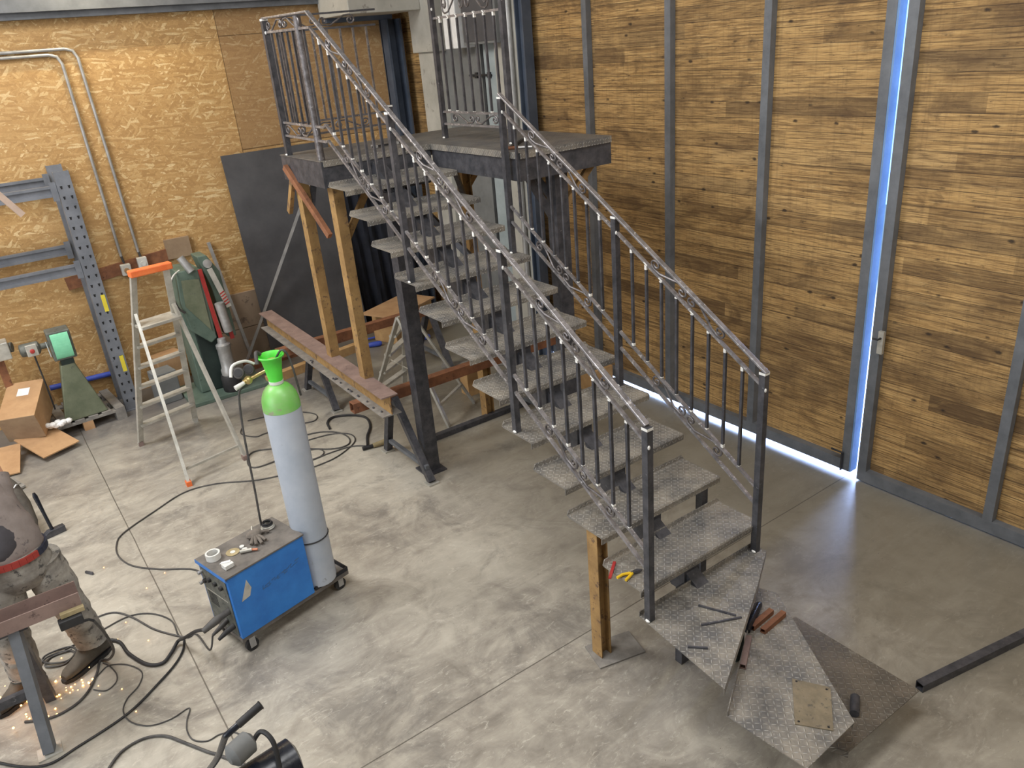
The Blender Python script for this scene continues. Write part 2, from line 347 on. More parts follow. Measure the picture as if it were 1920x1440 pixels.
M['wall'] = worn('painted_wall', sr(176, 172, 164), sr(190, 186, 178), .85, 0, 1.)
M['ceil'] = worn('ceiling_sheet', sr(170, 168, 162), sr(186, 184, 178), .8, 0, 1.)
M['plinth'] = worn('dusty_concrete_plinth', sr(140, 120, 100), sr(156, 136, 116), .85, 0, 3, sr(110, 94, 82), .6)

# ------------------------------------------------------------------ setting
XW, YW = 5.16, 9.46
struct(MB().box(-6, 14, -4, YW+.3, -.12, 0).build('floor', M['floor']))
struct(MB().box(-6, XW+.3, -4, YW+.3, 6.0, 6.1).build('ceiling', M['ceil']))
o = struct(MB().box(-6, XW+.3, YW, YW+.2, 0, 6.0).build('wall_back', M['osb']))
struct(MB().box(2.06, 4.8, YW-.035, YW, .42, .85).box(2.06, 4.8, YW-.045, YW, .0, .41).build('baseboard_back', M['plinth']))
struct(MB().box(-6.2, -6, -4, YW+.2, 0, 6).build('wall_left', M['wall']))
struct(MB().box(-6.2, XW+.3, -4.2, -4, 0, 6).build('wall_front', M['wall']))
r_ = MB().box(XW, XW+.2, -4, YW, 3.98, 6).box(XW, XW+.2, 6.98, YW, 0, 3.98).build('wall_right', M['plank']); struct(r_)
# steel edge beam over the board wall
b = MB().box(-6, 4.2, YW-.16, YW, 3.99, 4.10).box(-6, 4.2, YW-.10, YW, 3.93, 3.99); struct(b.build('trim_1', M['greysteel']), 'grey steel beam along the top of the board wall')
# sliding door leaves of steel frame and planks
def leaf(name, ya, yb, posts, h, zb):
    f = MB()
    f.box(XW-.06, XW, ya, yb, zb, zb+.09)
    f.box(XW-.06, XW, ya, yb, h-.08, h)
    f.box(XW-.06, XW, ya, ya+.07, zb+.09, h-.08); f.box(XW-.06, XW, yb-.07, yb, zb+.09, h-.08)
    fr = struct(f.build(name, M['greysteel']))
    MB().box(XW+.001, XW+.03, ya+.01, yb-.01, zb+.02, h-.02).build('plank_panel', M['plank'], fr)
    for y in posts: MB().box(XW-.06, XW, y-.032, y+.032, zb+.09, h-.08).build('upright', M['greysteel'], fr)
    return fr
d1 = leaf('door_1', 2.972, 6.98, (3.94, 4.92, 5.95), 3.98, .045)
d2 = leaf('door_2', -3.9, 2.90, (1.93, .95, -.03, -1.0, -2.0), 3.98, .012)
MB().box(XW-.058, XW+.028, 2.958, 2.9715, .045, 3.98).build('edge_strip', worn('sky_tinted_strip', sr(104, 140, 190), sr(120, 156, 204), .6, 0, 5), d1)  # blue of the daylight in the gap is put into the strip colour
lk = MB().box(XW-.085, XW-.06, 2.80, 2.84, 1.10, 1.27).build('latch', M['alu'], d2)
MB().tube([(XW-.085, 2.82, 1.22), (XW-.12, 2.82, 1.22), (XW-.12, 2.86, 1.22)], .008).build('latch_handle', M['black'], lk)
MB().tube([(XW-.075, 3.03, .045), (XW-.075, 3.03, .20), (XW-.12, 3.10, .23)], .009).build('drop_bolt', M['black'], d1)
# corner steel, column, panels and pipes
c = MB(); c.box(4.84, 4.87, 9.28, 9.44, 0, 3.72).box(5.02, 5.05, 9.28, 9.44, 0, 3.72).box(4.84, 5.05, 9.42, 9.455, 0, 3.72); struct(c.build('trim_2', M['bluesteel']), 'blue grey steel channel post in the corner')
c = MB().box(5.0, XW, 8.42, 8.86, 0, 3.4).box(4.95, XW, 8.36, 8.90, 3.32, 4.4); struct(c.build('trim_3', M['concrete'], bevel=.01), 'pale concrete column with thickened head')
struct(MB().box(4.06, 4.95, 8.60, 9.40, 3.77, 4.05).build('trim_4', M['concrete'], bevel=.01), 'concrete beam end meeting the column')
c = MB().box(5.09, XW, 7.67, 8.42, 0, 4.0); struct(c.build('trim_5', M['greysheet']), 'grey wall panel beside the concrete column')
c = MB().box(5.07, XW, 7.27, 7.58, 0, 4.0); struct(c.build('trim_6', M['palesheet']), 'pale blue wall panel')
c = MB().box(5.12, XW, 7.58, 7.67, 0, 4.0); struct(c.build('trim_7', M['black']), 'black strip in place of the dark gap between the wall panels')  # solid black strip stands in for the shade of the gap
c = MB().box(5.0, 5.095, 6.87, 7.27, 0, 4.0); struct(c.build('trim_8', M['concrete']), 'slim concrete pier by the sliding door')
c = MB().box(4.985, 5.095, 6.72, 6.735, 0, 4.1).box(4.985, 5.095, 6.835, 6.85, 0, 4.1).box(5.03, 5.045, 6.735, 6.835, 0, 4.1); struct(c.build('trim_9', M['bluesteel']), 'blue grey steel column beside the sliding door')
c = MB().tube([(4.965, 6.93, 0), (4.965, 6.93, 4.0)], .028, 14); struct(c.build('trim_10', M['galv'], smooth=True), 'grey drain pipe beside the blue column')
struct(MB().box(4.1, 4.95, 9.3, 9.44, 3.72, 3.92).build('trim_11', M['bluesteel']), 'blue grey steel lintel in the corner')
# electric cabinet high on the panel
t = thing('wall_cabinet', 'dark grey cabinet hung high on the wall panel behind the landing', 'cabinet', (5.0, 7.3, 3.36))
MB().box(4.86, 4.995, 7.0, 7.62, 3.36, 3.9).build('body', M['greysheet'], t, bevel=.008)
MB().box(4.85, 4.859, 7.03, 7.59, 3.39, 3.87).build('door', M['darksheet'], t)
t = thing('cable_duct', 'pale vertical cable ducts hung beside the dark grey wall cabinet', 'duct', (4.98, 7.87, 3.33))
for ya, yb in ((7.74, 7.84), (7.88, 8.0)): MB().box(4.86, 5.088, ya, yb, 3.335, 3.98).build('duct_cover', M['paper'], t, bevel=.01)
t = thing('door_latch_bar', 'black horizontal latch bar crossing the dark gap between wall panels', 'latch', (5.06, 7.6, 3.02))
MB().tube([(5.05, 7.44, 3.05), (5.05, 7.86, 3.05)], .012).build('bar', M['black'], t)
for y in (7.48, 7.72): MB().box(5.04, 5.069 if y < 7.6 else 5.089, y-.02, y+.02, 3.02, 3.08).build('bracket', M['black'], t)
# conduits
def conduit(label, x, zt, y, xbox, zb, xl):
    t = thing('conduit_pipe', label, 'pipe', (x, YW, zb), 'conduits on the board wall')
    pts = [(-4, y, zt+.02)]+[(x-.1, y, zt), (x-.03, y, zt-.02), (x, y, zt-.09)]+[(xbox, y, zb)]
    MB().tube(pts, .016, 10).build('pipe', M['galv'], t, smooth=True)
    MB().tube([(xbox, y, zb+.02), (xbox+.01, y, zb-.08)], .013, 10).build('flexible_end', M['cable'], t, smooth=True)
    return t
conduit('left grey conduit running along and down the board wall', 1.285, 3.61, YW-.03, 1.312, 1.56, 0)
conduit('right grey conduit running along and down the board wall', 1.44, 3.655, YW-.03, 1.495, 1.57, 0)
st = MB(frame((0, 0, 0), 0)); st.bar((.72, YW-.02, 1.38), (1.95, YW-.02, 1.49), .03, .13); tag(st.build('mounting_board', M['rust'], loc=(1.3, YW-.02, 1.38)), 'narrow brown board fixed on the board wall under the conduits', 'board')
MB_ = MB().box(1.78, 2.05, YW-.05, YW, 1.42, 1.64); tag(MB_.build('backing_board', M['carddark'], loc=(1.9, YW, 1.42)), 'dark square board on the wall behind the green machine', 'board')
for x, z, l in ((1.32, 1.42, 'left white socket box under the left conduit'), (1.50, 1.46, 'right white socket box under the right conduit')):
    t = thing('socket_box', l, 'socket', (x, YW-.06, z-.06), 'socket boxes on the board wall')
    MB().box(x-.05, x+.05, YW-.1, YW-.036, z-.065, z+.055).build('housing', M['white'], t, bevel=.006)
    MB().lathe((x, YW-.10, z-.01), [(.028, 0), (.028, .02)], 16, (0, -1, 0)).build('socket', M['card'] if x < 1.4 else M['white'], t)

# ------------------------------------------------------------------ staircase
XL, XR = 2.292, 3.24; RS = .1783; RUN = .295
ST = thing('staircase', 'long open steel staircase with diamond plate treads, landing and scroll railings', 'staircase', (2.76, 3.9, 0))
def tread_mb(y0, z):
    b = MB(); T = .005; lip = .030; drop = .042; dep = .30
    prof = [(y0+.002, z-drop), (y0, z-.008), (y0+.006, z), (y0+dep-.016, z), (y0+dep-.005, z+.006), (y0+dep, z+lip)]
    inn = [(y0+.007, z-drop), (y0+.006, z-.009), (y0+.009, z-T), (y0+dep-.018, z-T), (y0+dep+.001, z+.001), (y0+dep+.005, z+lip)]
    n = len(prof)
    # rounded rear corners as seen on the tread ends
    for i in range(n-1):
        a0, a1, c0, c1 = prof[i], prof[i+1], inn[i], inn[i+1]
        e0 = .018 if i+1 == n-1 else 0; s0 = 0
        xs0 = (XL+s0, XR-s0); xs1 = (XL+e0, XR-e0)
        b.add([(xs0[0], a0[0], a0[1]), (xs0[1], a0[0], a0[1]), (xs1[1], a1[0], a1[1]), (xs1[0], a1[0], a1[1]),
               (xs0[0], c0[0], c0[1]), (xs0[1], c0[0], c0[1]), (xs1[1], c1[0], c1[1]), (xs1[0], c1[0], c1[1])],
              [(0, 1, 2, 3), (7, 6, 5, 4), (0, 3, 7, 4), (2, 1, 5, 6)]+([(1, 0, 4, 5)] if i == 0 else [])+([(3, 2, 6, 7)] if i == n-2 else []))
    return b
for k in range(4, 15):
    y0 = 2.401+RUN*(k-4); z = RS*k
    tread_mb(y0, z).build('tread', M['plate'], ST)
# central spine: sloped box with a stepped bracket under each tread
sp = MB(); sp.bar((2.74, 2.30, RS*3-.13), (2.74, 5.72, RS*14.6-.05), .09, .14); sp.build('stringer', M['steel'], ST)
for k in range(4, 15):
    y0 = 2.401+RUN*(k-4); z = RS*k-.006
    b = MB(); b.prism([(2.68, y0+.06, z), (2.68, y0+.27, z), (2.68, y0+.27, z-.10), (2.68, y0+.16, z-.24), (2.68, y0+.06, z-.24)], (.12, 0, 0)); b.build('tread_bracket', M['steel'], ST)
# winder treads
def winder(poly, z, nose, name='winder_tread', m_=None):
    b = MB(); n = len(poly); top = [(x, y, z) for x, y in poly]; b.prism([(x, y, z-.005) for x, y in poly], (0, 0, .005))
    for (i, dz, t) in nose:
        p, q = V(top[i]), V(top[(i+1) % n]); d = (q-p).normalized(); nrm = V((d.y, -d.x, 0))*.005
        lo, hi = (min(dz, 0)-(.005 if dz < 0 else 0), max(dz, 0))
        zz0, zz1 = (dz, -.001) if dz < 0 else (-.004, dz)
        b.add([p+V((0, 0, zz0)), q+V((0, 0, zz0)), q+V((0, 0, zz1)), p+V((0, 0, zz1)), p-nrm+V((0, 0, zz0)), q-nrm+V((0, 0, zz0)), q-nrm+V((0, 0, zz1)), p-nrm+V((0, 0, zz1))],
              [(0, 1, 2, 3), (7, 6, 5, 4), (4, 5, 1, 0), (3, 2, 6, 7), (0, 3, 7, 4), (1, 5, 6, 2)])
    return b.build(name, m_ or M['plate'], ST)
winder([(2.30, 2.43), (2.245, 1.805), (2.967, 2.185), (3.245, 2.345), (3.25, 2.43)], RS*3, [(4, .03, 0), (1, -.045, 0), (2, -.045, 0)])
winder([(2.262, 1.80), (2.30, 1.385), (2.68, 1.40), (3.17, 2.20), (3.13, 2.30)], RS*2, [(4, .03, 0), (2, -.045, 0)])
winder([(2.62, 1.50), (2.66, 1.40), (3.26, 1.39), (3.26, 2.13), (3.10, 2.16)], RS*1, [(0, -.04, 0)], m_=plate_mat('dark_diamond_plate', sr(88, 84, 78), sr(150, 144, 134), sr(112, 104, 94)))  # lowest winder tread gets a darker, browner plate colour
# support pedestals of the winders
for x, y, z in ((2.90, 2.26, RS*3), (2.74, 1.66, RS*2), (3.08, 1.62, RS*1), (2.66, 1.78, RS*2)):
    MB().box(x-.03, x+.03, y-.03, y+.03, 0, z-.006).build('leg', M['mdark'], ST)
MB().box(3.11, 3.16, 2.72, 2.77, 0, RS*5-.006).build('leg', M['steel'], ST)
MB().box(2.62, 2.68, 2.42, 2.47, .0, RS*3-.006).build('leg', M['steel'], ST)
def hbeam(a, b, w, h, t=.007, side=(1, 0, 0)):
    m = MB(); a, b = V(a), V(b); d = (b-a).normalized(); s_ = (V(side)-d*d.dot(V(side))).normalized(); u = d.cross(s_).normalized()
    m.bar(a+u*(h/2-t/2), b+u*(h/2-t/2), w, t, u); m.bar(a-u*(h/2-t/2), b-u*(h/2-t/2), w, t, u); m.bar(a, b, t, h-2*t, u)
    return m
hb = hbeam((2.335, 2.79, .012), (2.335, 2.79, RS*5-.006), .085, .075, side=(0, 1, 0)).build('prop', M['ochre'], ST, label='ochre rusty beam used as a prop under the stairs')
MB(frame((2.41, 2.76, 0), -14)).box(-.15, .15, -.10, .10, 0, .010).build('base_plate', M['pallet'], ST)
# landing deck and fascia
ZL = RS*15
deck = MB(); deck.prism([(2.29, 5.72, ZL-.006), (3.24, 5.72, ZL-.006), (3.24, 4.52, ZL-.006), (4.10, 4.52, ZL-.006), (4.10, 6.56, ZL-.006), (2.29, 6.56, ZL-.006)], (0, 0, .006)); deck = deck.build('landing', plate_mat('landing_diamond_plate', sr(88, 88, 90), sr(160, 158, 154), sr(118, 114, 108)), ST)
lipm = MB().box(2.31, 3.235, 5.712, 5.719, ZL-.045, ZL+.001).box(3.231, 3.239, 4.53, 5.71, ZL-.045, ZL+.001).box(3.25, 4.09, 4.511, 4.519, ZL-.045, ZL+.001); lipm.build('plate_lip', M['plate'], deck)
def fas(x0, x1, y0, y1): MB().box(x0, x1, y0, y1, ZL-.20, ZL-.008).build('fascia', M['steel'], deck)
fas(2.295, 2.345, 5.725, 6.555); fas(2.345, 3.235, 5.725, 5.775); fas(3.245, 3.295, 4.525, 5.72); fas(3.295, 4.045, 4.525, 4.575); fas(4.045, 4.095, 4.525, 6.555); fas(2.345, 4.045, 6.505, 6.555)
MB().bar((2.70, 5.73, ZL-.25), (3.2, 5.73, ZL-.25), .04, .1).build('tread_hanger', M['steel'], ST)
# landing props
colm = MB().box(2.64, 2.76, 5.38, 5.49, 0, ZL-.26).box(2.60, 2.80, 5.33, 5.54, 0, .012); colm.build('column', M['steel'], ST, label='black square steel column')
MB().box(3.62, 3.74, 4.62, 4.73, 0, ZL-.2).build('column', M['steel'], ST)
MB().bar((2.70, 5.435, ZL-.30), (2.70, 5.75, ZL-.215), .10, .09).build('column_head', M['steel'], ST)
MB().box(2.38, 2.465, 6.49, 6.59, .861, ZL-.2).build('prop', M['ochre'], ST, label='ochre rusty beam used as a prop under the landing')
MB().box(2.375, 2.46, 5.785, 5.885, .861, ZL-.2).build('prop', M['ochre'], ST, label='ochre rusty beam used as a prop under the landing')
hbeam((3.66, 5.95, .0), (3.66, 5.95, ZL-.2), .10, .09, side=(0, 1, 0)).build('prop', M['ochre'], ST)
for a, b, mm in (((2.345, 6.74, 2.17), (2.345, 6.45, 2.56), 'ochre'), ((2.265, 6.42, 2.59), (2.335, 5.90, 2.08), 'rust'), ((2.52, 6.5, 2.45), (2.42, 6.52, 2.05), 'steel'),
                 ((2.46, 5.85, 2.05), (2.75, 5.9, 2.44), 'ochre'), ((3.42, 4.68, 2.47), (3.68, 4.68, 2.05), 'steel'), ((3.53, 4.76, 2.47), (3.70, 4.72, 2.22), 'steel'),
                 ((4.0, 4.65, 2.47), (3.74, 4.67, 2.20), 'ochre'), ((3.36, 5.6, 2.47), (3.62, 5.90, 2.15), 'steel'), ((3.9, 5.95, 2.47), (3.70, 5.95, 2.25), 'ochre'), ((2.9, 5.82, 2.46), (3.30, 5.2, 1.7), 'steel')):
    MB().bar(a, b, .035, .05).build('brace', M[mm], ST)

# railings -----------------------------------------------------------
def scroll_pts(L=.345):
    P = []
    for i in range(15):                       # outer curl
        a = math.radians(230)-i/14*math.radians(470); r = .009+.034*i/14
        P.append((.052+r*math.cos(a)*.95, .050+r*math.sin(a)))
    P = P[::1]
    P = [(.052+(.009+.033*i/14)*math.cos(math.radians(-20+i/14*470)-pi), .048+(.009+.033*i/14)*math.sin(math.radians(-20+i/14*470)-pi)) for i in range(15)]
    P += [(.105, .012), (.18, .055), (.235, .088)]
    P += [(.29+(.040-.031*i/14)*math.cos(math.radians(110)-math.radians(430)*i/14), .047+(.040-.031*i/14)*math.sin(math.radians(110)-math.radians(430)*i/14)) for i in range(15)]
    return P
SP = scroll_pts()
def add_scrolls(parent, A, U, W, s0, hgt, flip=False, scale=1.0):
    # A origin on the lower of the two bars, U along the bar, W across it
    for mirror in (0, 1):
        pts = []
        for s_, t_ in SP:
            s2 = (.335*2-s_) if mirror else s_
            t2 = t_/.095*hgt
            if flip: t2 = hgt-t2
            pts.append(A+U*(s0+s2*scale)+W*t2)
        MB().tube(pts, .0068, 6, cap=True).build('scroll', M['scroll'], parent, smooth=True)
def weld(parent, pts):
    return
    b = MB()
    for p in pts:
        r = random.uniform(.010, .016); b.blob(p, r, r, r*random.uniform(1., 1.8), 7, 5)
    b.build('weld_beads', M['weld'], parent, smooth=True)
def baluster(R, x, y, z0, z1):
    b = MB().bar((x, y, z0), (x, y, z1), .0155, .0155); b.cur = 1
    l1, l2 = random.uniform(.008, .034), random.uniform(.004, .022)
    b.bar((x, y, z1-l1), (x, y, z1-.001), .0175, .0175); b.bar((x, y, z0+.001), (x, y, z0+l2), .0175, .0175)
    if random.random() < .55: b.bar((x, y-.014, z1+.006-.0085), (x, y+.014, z1+.006+.0085), .0190, .008)
    b.build('baluster', [M['steel'], M['weld']], R)
def slope_seg(R, x, ya, yb, ztop, nb, motif=True, post_a=True, wb=None):
    k = RS/RUN*1.013; z = lambda y: ztop(y)
    r1, l1, l2 = .098, .735, .845
    # posts are built elsewhere; bars between ya and yb
    for d, m_, w_, h_ in ((r1, 'rail', .018, .016), (l1, 'rail', .018, .016), (l2, 'rail', .018, .016)):
        MB().bar((x, ya, z(ya)-d), (x, yb, z(yb)-d), w_, h_).build('rail_bar', M[m_], R)
    for i in range(nb):
        y = ya+(yb-ya)*(i+1)/(nb+1)
        baluster(R, x, y, z(y)-l1+.008, z(y)-r1-.008)
        wb += [V((x, y, z(y)-r1-.014)), V((x, y, z(y)-l1+.014))]
    if motif:
        U = V((0, yb-ya, z(yb)-z(ya))).normalized(); W = V((0, -U.z, U.y)); 
        cz = U.y
        L = (V((x, yb, z(yb)))-V((x, ya, z(ya)))).length; s0 = (L-.67)/2
        add_scrolls(R, V((x, ya, z(ya)-r1+.010)), U, W, s0, (r1-.020)*cz)
        add_scrolls(R, V((x, ya, z(ya)-l2+.010)), U, W, s0, (l2-l1-.020)*cz, flip=True)
def post(R, x, y, z0, z1, w_=.038):
    b = MB().box(x-w_/2, x+w_/2, y-w_/2, y+w_/2, z0, z1); b.cur = 1
    b.box(x-w_/2-.001, x+w_/2+.001, y-w_/2-.001, y+w_/2+.001, z1-.016, z1-.002).blob((x-w_/2, y-.005, z0+.006), .010, .016, .008, 8, 5).blob((x-.012, y-w_/2-.003, z1-.10), .008, .006, .012, 8, 5)
    b.build('newel_post', [M['steel'], M['weld']], R)
def handrail(R, pts):
    b = MB()
    for a, c_ in zip(pts[:-1], pts[1:]): b.bar(a, c_, .032, .014)
    return b.build('handrail', M['rail'], R, bevel=.003)
# left flight
R1 = MB().bar((2.32, 2.37, 1.690), (2.32, 5.565, 3.672), .032, .014).bar((2.32, 5.56, 3.672), (2.32, 6.44, 3.684), .032, .014).build('railing', M['rail'], ST, bevel=.003, label='left railing of the stairs and landing')
zt = lambda y: 1.690+(y-2.37)*(3.672-1.690)/(5.565-2.37)
wb = []
for y, z0 in ((2.37, RS*3), (3.467, RS*7), (4.57, RS*11)): post(R1, 2.32, y, z0+.001, zt(y)-.008); wb += [V((2.32, y, z0+.01)), V((2.32, y, zt(y)-.01)), V((2.32, y-.01, zt(y)-.10))]
slope_seg(R1, 2.32, 2.39, 3.448, zt, 8, wb=wb); slope_seg(R1, 2.32, 3.486, 4.55, zt, 8, wb=wb); slope_seg(R1, 2.32, 4.59, 5.565, zt, 7, wb=wb)
for d in (.098, .755, .855): MB().bar((2.32, 5.60, 3.672-d), (2.32, 6.42, 3.684-d), .018, .016).build('rail_bar', M['rail'], R1)
for d, d2 in ((.098, .098), (.735, .755), (.845, .855)): MB().bar((2.32, 5.56, 3.672-d), (2.32, 5.605, 3.672-d2), .018, .016).build('rail_bar', M['rail'], R1)
for i in range(7):
    y = 5.68+i*.105; MB().bar((2.32, y, 3.68-.75), (2.32, y, 3.68-.105), .0155, .0155).build('baluster', M['steel'], R1); wb.append(V((2.32, y, 3.572)))
add_scrolls(R1, V((2.32, 5.72, 3.585)), V((0, 1, 0)), V((0, 0, 1)), 0, .08); add_scrolls(R1, V((2.32, 5.72, 2.835)), V((0, 1, 0)), V((0, 0, 1)), 0, .08, flip=True)
post(R1, 2.32, 6.42, ZL+.001, 3.682, .045)
MB().tube([(2.325, 5.775, ZL+.001), (2.325, 5.775, 3.66)], .028, 16).build('round_post', M['scroll'], R1, smooth=True)
weld(R1, wb)
# right flight
zr = lambda y: 1.689+(y-2.39)*(3.051-1.689)/(4.625-2.39)
R2 = MB().bar((3.2, 2.37, zr(2.37)), (3.2, 4.64, zr(4.64)), .032, .014).build('railing', M['rail'], ST, bevel=.003, label='right railing of the stairs')
wb = []
for y, z0 in ((2.39, RS*3), (3.52, RS*7), (4.625, RS*11)): post(R2, 3.2, y, z0+.001, zr(y)-.008); wb += [V((3.2, y, z0+.01)), V((3.2, y, zr(y)-.01)), V((3.2, y-.01, zr(y)-.10))]
slope_seg(R2, 3.2, 2.41, 3.50, zr, 8, wb=wb); slope_seg(R2, 3.2, 3.54, 4.605, zr, 8, wb=wb)
weld(R2, wb)
# gate-like panel standing on the landing
X3 = 3.5
R3 = MB().bar((X3, 4.93, 3.76), (X3, 5.925, 3.76), .032, .014).build('railing', M['rail'], ST, label='railing panel standing across the landing')
post(R3, X3, 4.95, ZL+.001, 3.75); post(R3, X3, 5.91, ZL+.001, 3.75); wb = [V((X3, 4.97, 3.585)), V((X3, 5.89, 3.59)), V((X3, 4.97, 2.885)), V((X3, 5.89, 2.885)), V((X3, 4.97, 2.79)), V((X3, 5.89, 2.79))]
for z in (3.585, 2.885, 2.79): MB().bar((X3, 4.965, z), (X3, 5.895, z), .018, .016).build('rail_bar', M['rail'], R3)
for i in range(7): y = 5.06+i*.123; baluster(R3, X3, y, 2.89, 3.58); wb.append(V((X3, y, 3.575)))
add_scrolls(R3, V((X3, 5.10, 3.60)), V((0, 1, 0)), V((0, 0, 1)), 0, .145); add_scrolls(R3, V((X3, 5.10, 2.80)), V((0, 1, 0)), V((0, 0, 1)), 0, .075, flip=True)
weld(R3, wb)
# back rail of the landing, half finished
Y4 = 6.50
R4 = MB().bar((2.34, Y4, 3.69), (3.30, Y4, 3.705), .014, .030, (0, 1, 0)).build('railing', M['steel'], ST, label='unfinished dark railing at the back of the landing')
MB().bar((2.34, Y4, 3.585), (3.29, Y4, 3.59), .016, .016).build('rail_bar', M['steel'], R4)
for x in (2.45, 2.58, 2.72, 2.85, 2.965, 3.08, 3.20): MB().bar((x, Y4, 2.90), (x, Y4, 3.58), .0155, .0155).build('baluster', M['scroll'], R4)
for z in (2.90, 2.80): MB().bar((2.34, Y4, z), (3.30, Y4, z), .016, .016).build('rail_bar', M['scroll'], R4)
add_scrolls(R4, V((2.45, Y4, 3.60)), V((1, 0, 0)), V((0, 0, 1)), 0, .085, flip=True); add_scrolls(R4, V((2.45, Y4, 2.81)), V((1, 0, 0)), V((0, 0, 1)), 0, .075)
post(R4, 3.32, Y4, ZL+.001, 2.95)

# ------------------------------------------------------------------ loose things on the stairs
def loose_tube(a, b, w_, label, m, name='steel_tube', cat='tube', group=None):
    o = MB().hollow(a, b, w_, w_, .003).build(name, m, loc=((a[0]+b[0])/2, (a[1]+b[1])/2, min(a[2], b[2])-w_/2)); return tag(o, label, cat, group)
Z3, Z2, Z1 = RS*3, RS*2, RS
loose_tube((2.82, 2.10, Z2+.016), (3.005, 2.115, Z2+.016), .030, 'left one of two short rusty square tubes on the second winder tread', M['rust'])
loose_tube((2.84, 2.045, Z2+.016), (3.04, 2.06, Z2+.016), .030, 'right one of two short rusty square tubes on the second winder tread', M['rust'])
loose_tube((2.555, 1.945, Z2+.018), (2.745, 2.06, Z2+.018), .030, 'grey open square tube lying along the rear edge of the second winder tread', M['primer'])
b = MB().tube([(2.775, 2.095, Z2+.020), (2.80, 2.11, Z2+.024), (2.98, 2.185, Z2+.024), (3.01, 2.195, Z2+.016)], [.016, .022, .022, .012], 12); tag(b.build('grinder_handle', M['blackmetal'], loc=(2.95, 2.2, Z2), smooth=True), 'dark rounded bar behind the rusty tubes on the second winder tread', 'bar')
b = MB().prism([(2.685, 1.745, Z2+.001), (2.46, 1.565, Z2+.001), (2.56, 1.43, Z2+.001), (2.775, 1.59, Z2+.001)], (0, 0, .005)); o = tag(b.build('steel_plate', worn('dull_tan_plate', sr(118, 108, 90), sr(140, 128, 106), .6, .2, 14, sr(96, 90, 80), .58), loc=(2.62, 1.58, Z2)), 'small tan steel plate with corner holes on the second winder tread', 'plate')
h = MB()
for x, y in ((2.685, 1.72), (2.485, 1.562), (2.56, 1.455), (2.75, 1.595)): h.lathe((x, y, Z2+.0062), [(.006, 0), (.006, .0004)], 10)
h.build('hole', M['hole'], o)
b = MB().tube([(2.86, 1.50, Z1+.024), (2.96, 1.56, Z1+.024)], .023, 16); tag(b.build('round_bar', M['steel'], loc=(2.91, 1.53, Z1), smooth=True), 'short thick dark round bar on the lowest winder tread', 'bar')
for a, c_, l in (((2.59, 2.276), (2.675, 2.095), 'rear thin steel rod on the third winder tread'), ((2.486, 2.163), (2.685, 2.067), 'front thin steel rod meeting the rear rod on the third winder tread'), ((2.318, 2.10), (2.384, 2.03), 'short steel rod near the left edge of the third winder tread')):
    tag(MB().bar((a[0], a[1], Z3+.006), (c_[0], c_[1], Z3+.006), .009, .009).build('steel_rod', M['steel'], loc=(a[0], a[1], Z3)), l, 'rod')
t = thing('pliers', 'pliers with yellow handles on the lowest straight tread', 'pliers', (2.33, 2.53, RS*4))
MB().tube([(2.27, 2.56, RS*4+.01), (2.31, 2.56, RS*4+.012), (2.35, 2.54, RS*4+.012)], .008, 8).build('handle', M['yplastic'], t, smooth=True)
MB().tube([(2.29, 2.515, RS*4+.01), (2.33, 2.525, RS*4+.012), (2.36, 2.535, RS*4+.012)], .008, 8).build('handle', M['yplastic'], t, smooth=True)
MB().tube([(2.35, 2.537, RS*4+.012), (2.39, 2.53, RS*4+.012), (2.42, 2.525, RS*4+.008)], [.008, .013, .004], 8).build('jaw', M['steel'], t, smooth=True)
tag(MB().bar((2.355, 2.672, RS*4+.008), (2.240, 2.585, RS*4+.008), .016, .010).build('marker_pencil', M['red'], loc=(2.3, 2.63, RS*4)), 'red carpenter pencil by the left end of the lowest straight tread', 'pencil')
t = thing('clamp', 'small dark clamp lying on the landing deck', 'clamp', (2.95, 6.0, ZL))
MB().bar((2.85, 5.98, ZL+.012), (3.12, 6.02, ZL+.012), .014, .014).build('bar', M['black'], t); MB().bar((2.88, 5.95, ZL+.014), (2.88, 6.04, ZL+.014), .02, .02).build('jaw', M['galv'], t); MB().bar((3.08, 5.97, ZL+.014), (3.08, 6.06, ZL+.014), .02, .02).build('jaw', M['galv'], t)
tag(MB().bar((3.30, 4.70, ZL+.012), (3.62, 4.98, ZL+.012), .02, .02).build('steel_bar', M['black'], loc=(3.46, 4.84, ZL)), 'dark bar lying on the landing near the top of the right railing', 'bar')
t = thing('pincers', 'small metal pincers at the landing edge beside the right railing', 'pincers', (3.34, 4.68, ZL))
MB().tube([(3.28, 4.72, ZL+.012), (3.34, 4.66, ZL+.012)], .012, 8).build('jaw', M['rust'], t); MB().tube([(3.34, 4.66, ZL+.012), (3.42, 4.60, ZL+.010)], .009, 8).build('handle', M['galv'], t)
tag(MB().hollow((3.44, 1.47, .026), (4.9, 1.155, .026), .048, .05, .004).build('steel_bar', M['steel'], loc=(4.1, 1.3, 0)), 'long dark steel bar lying on the floor at the far right', 'bar')

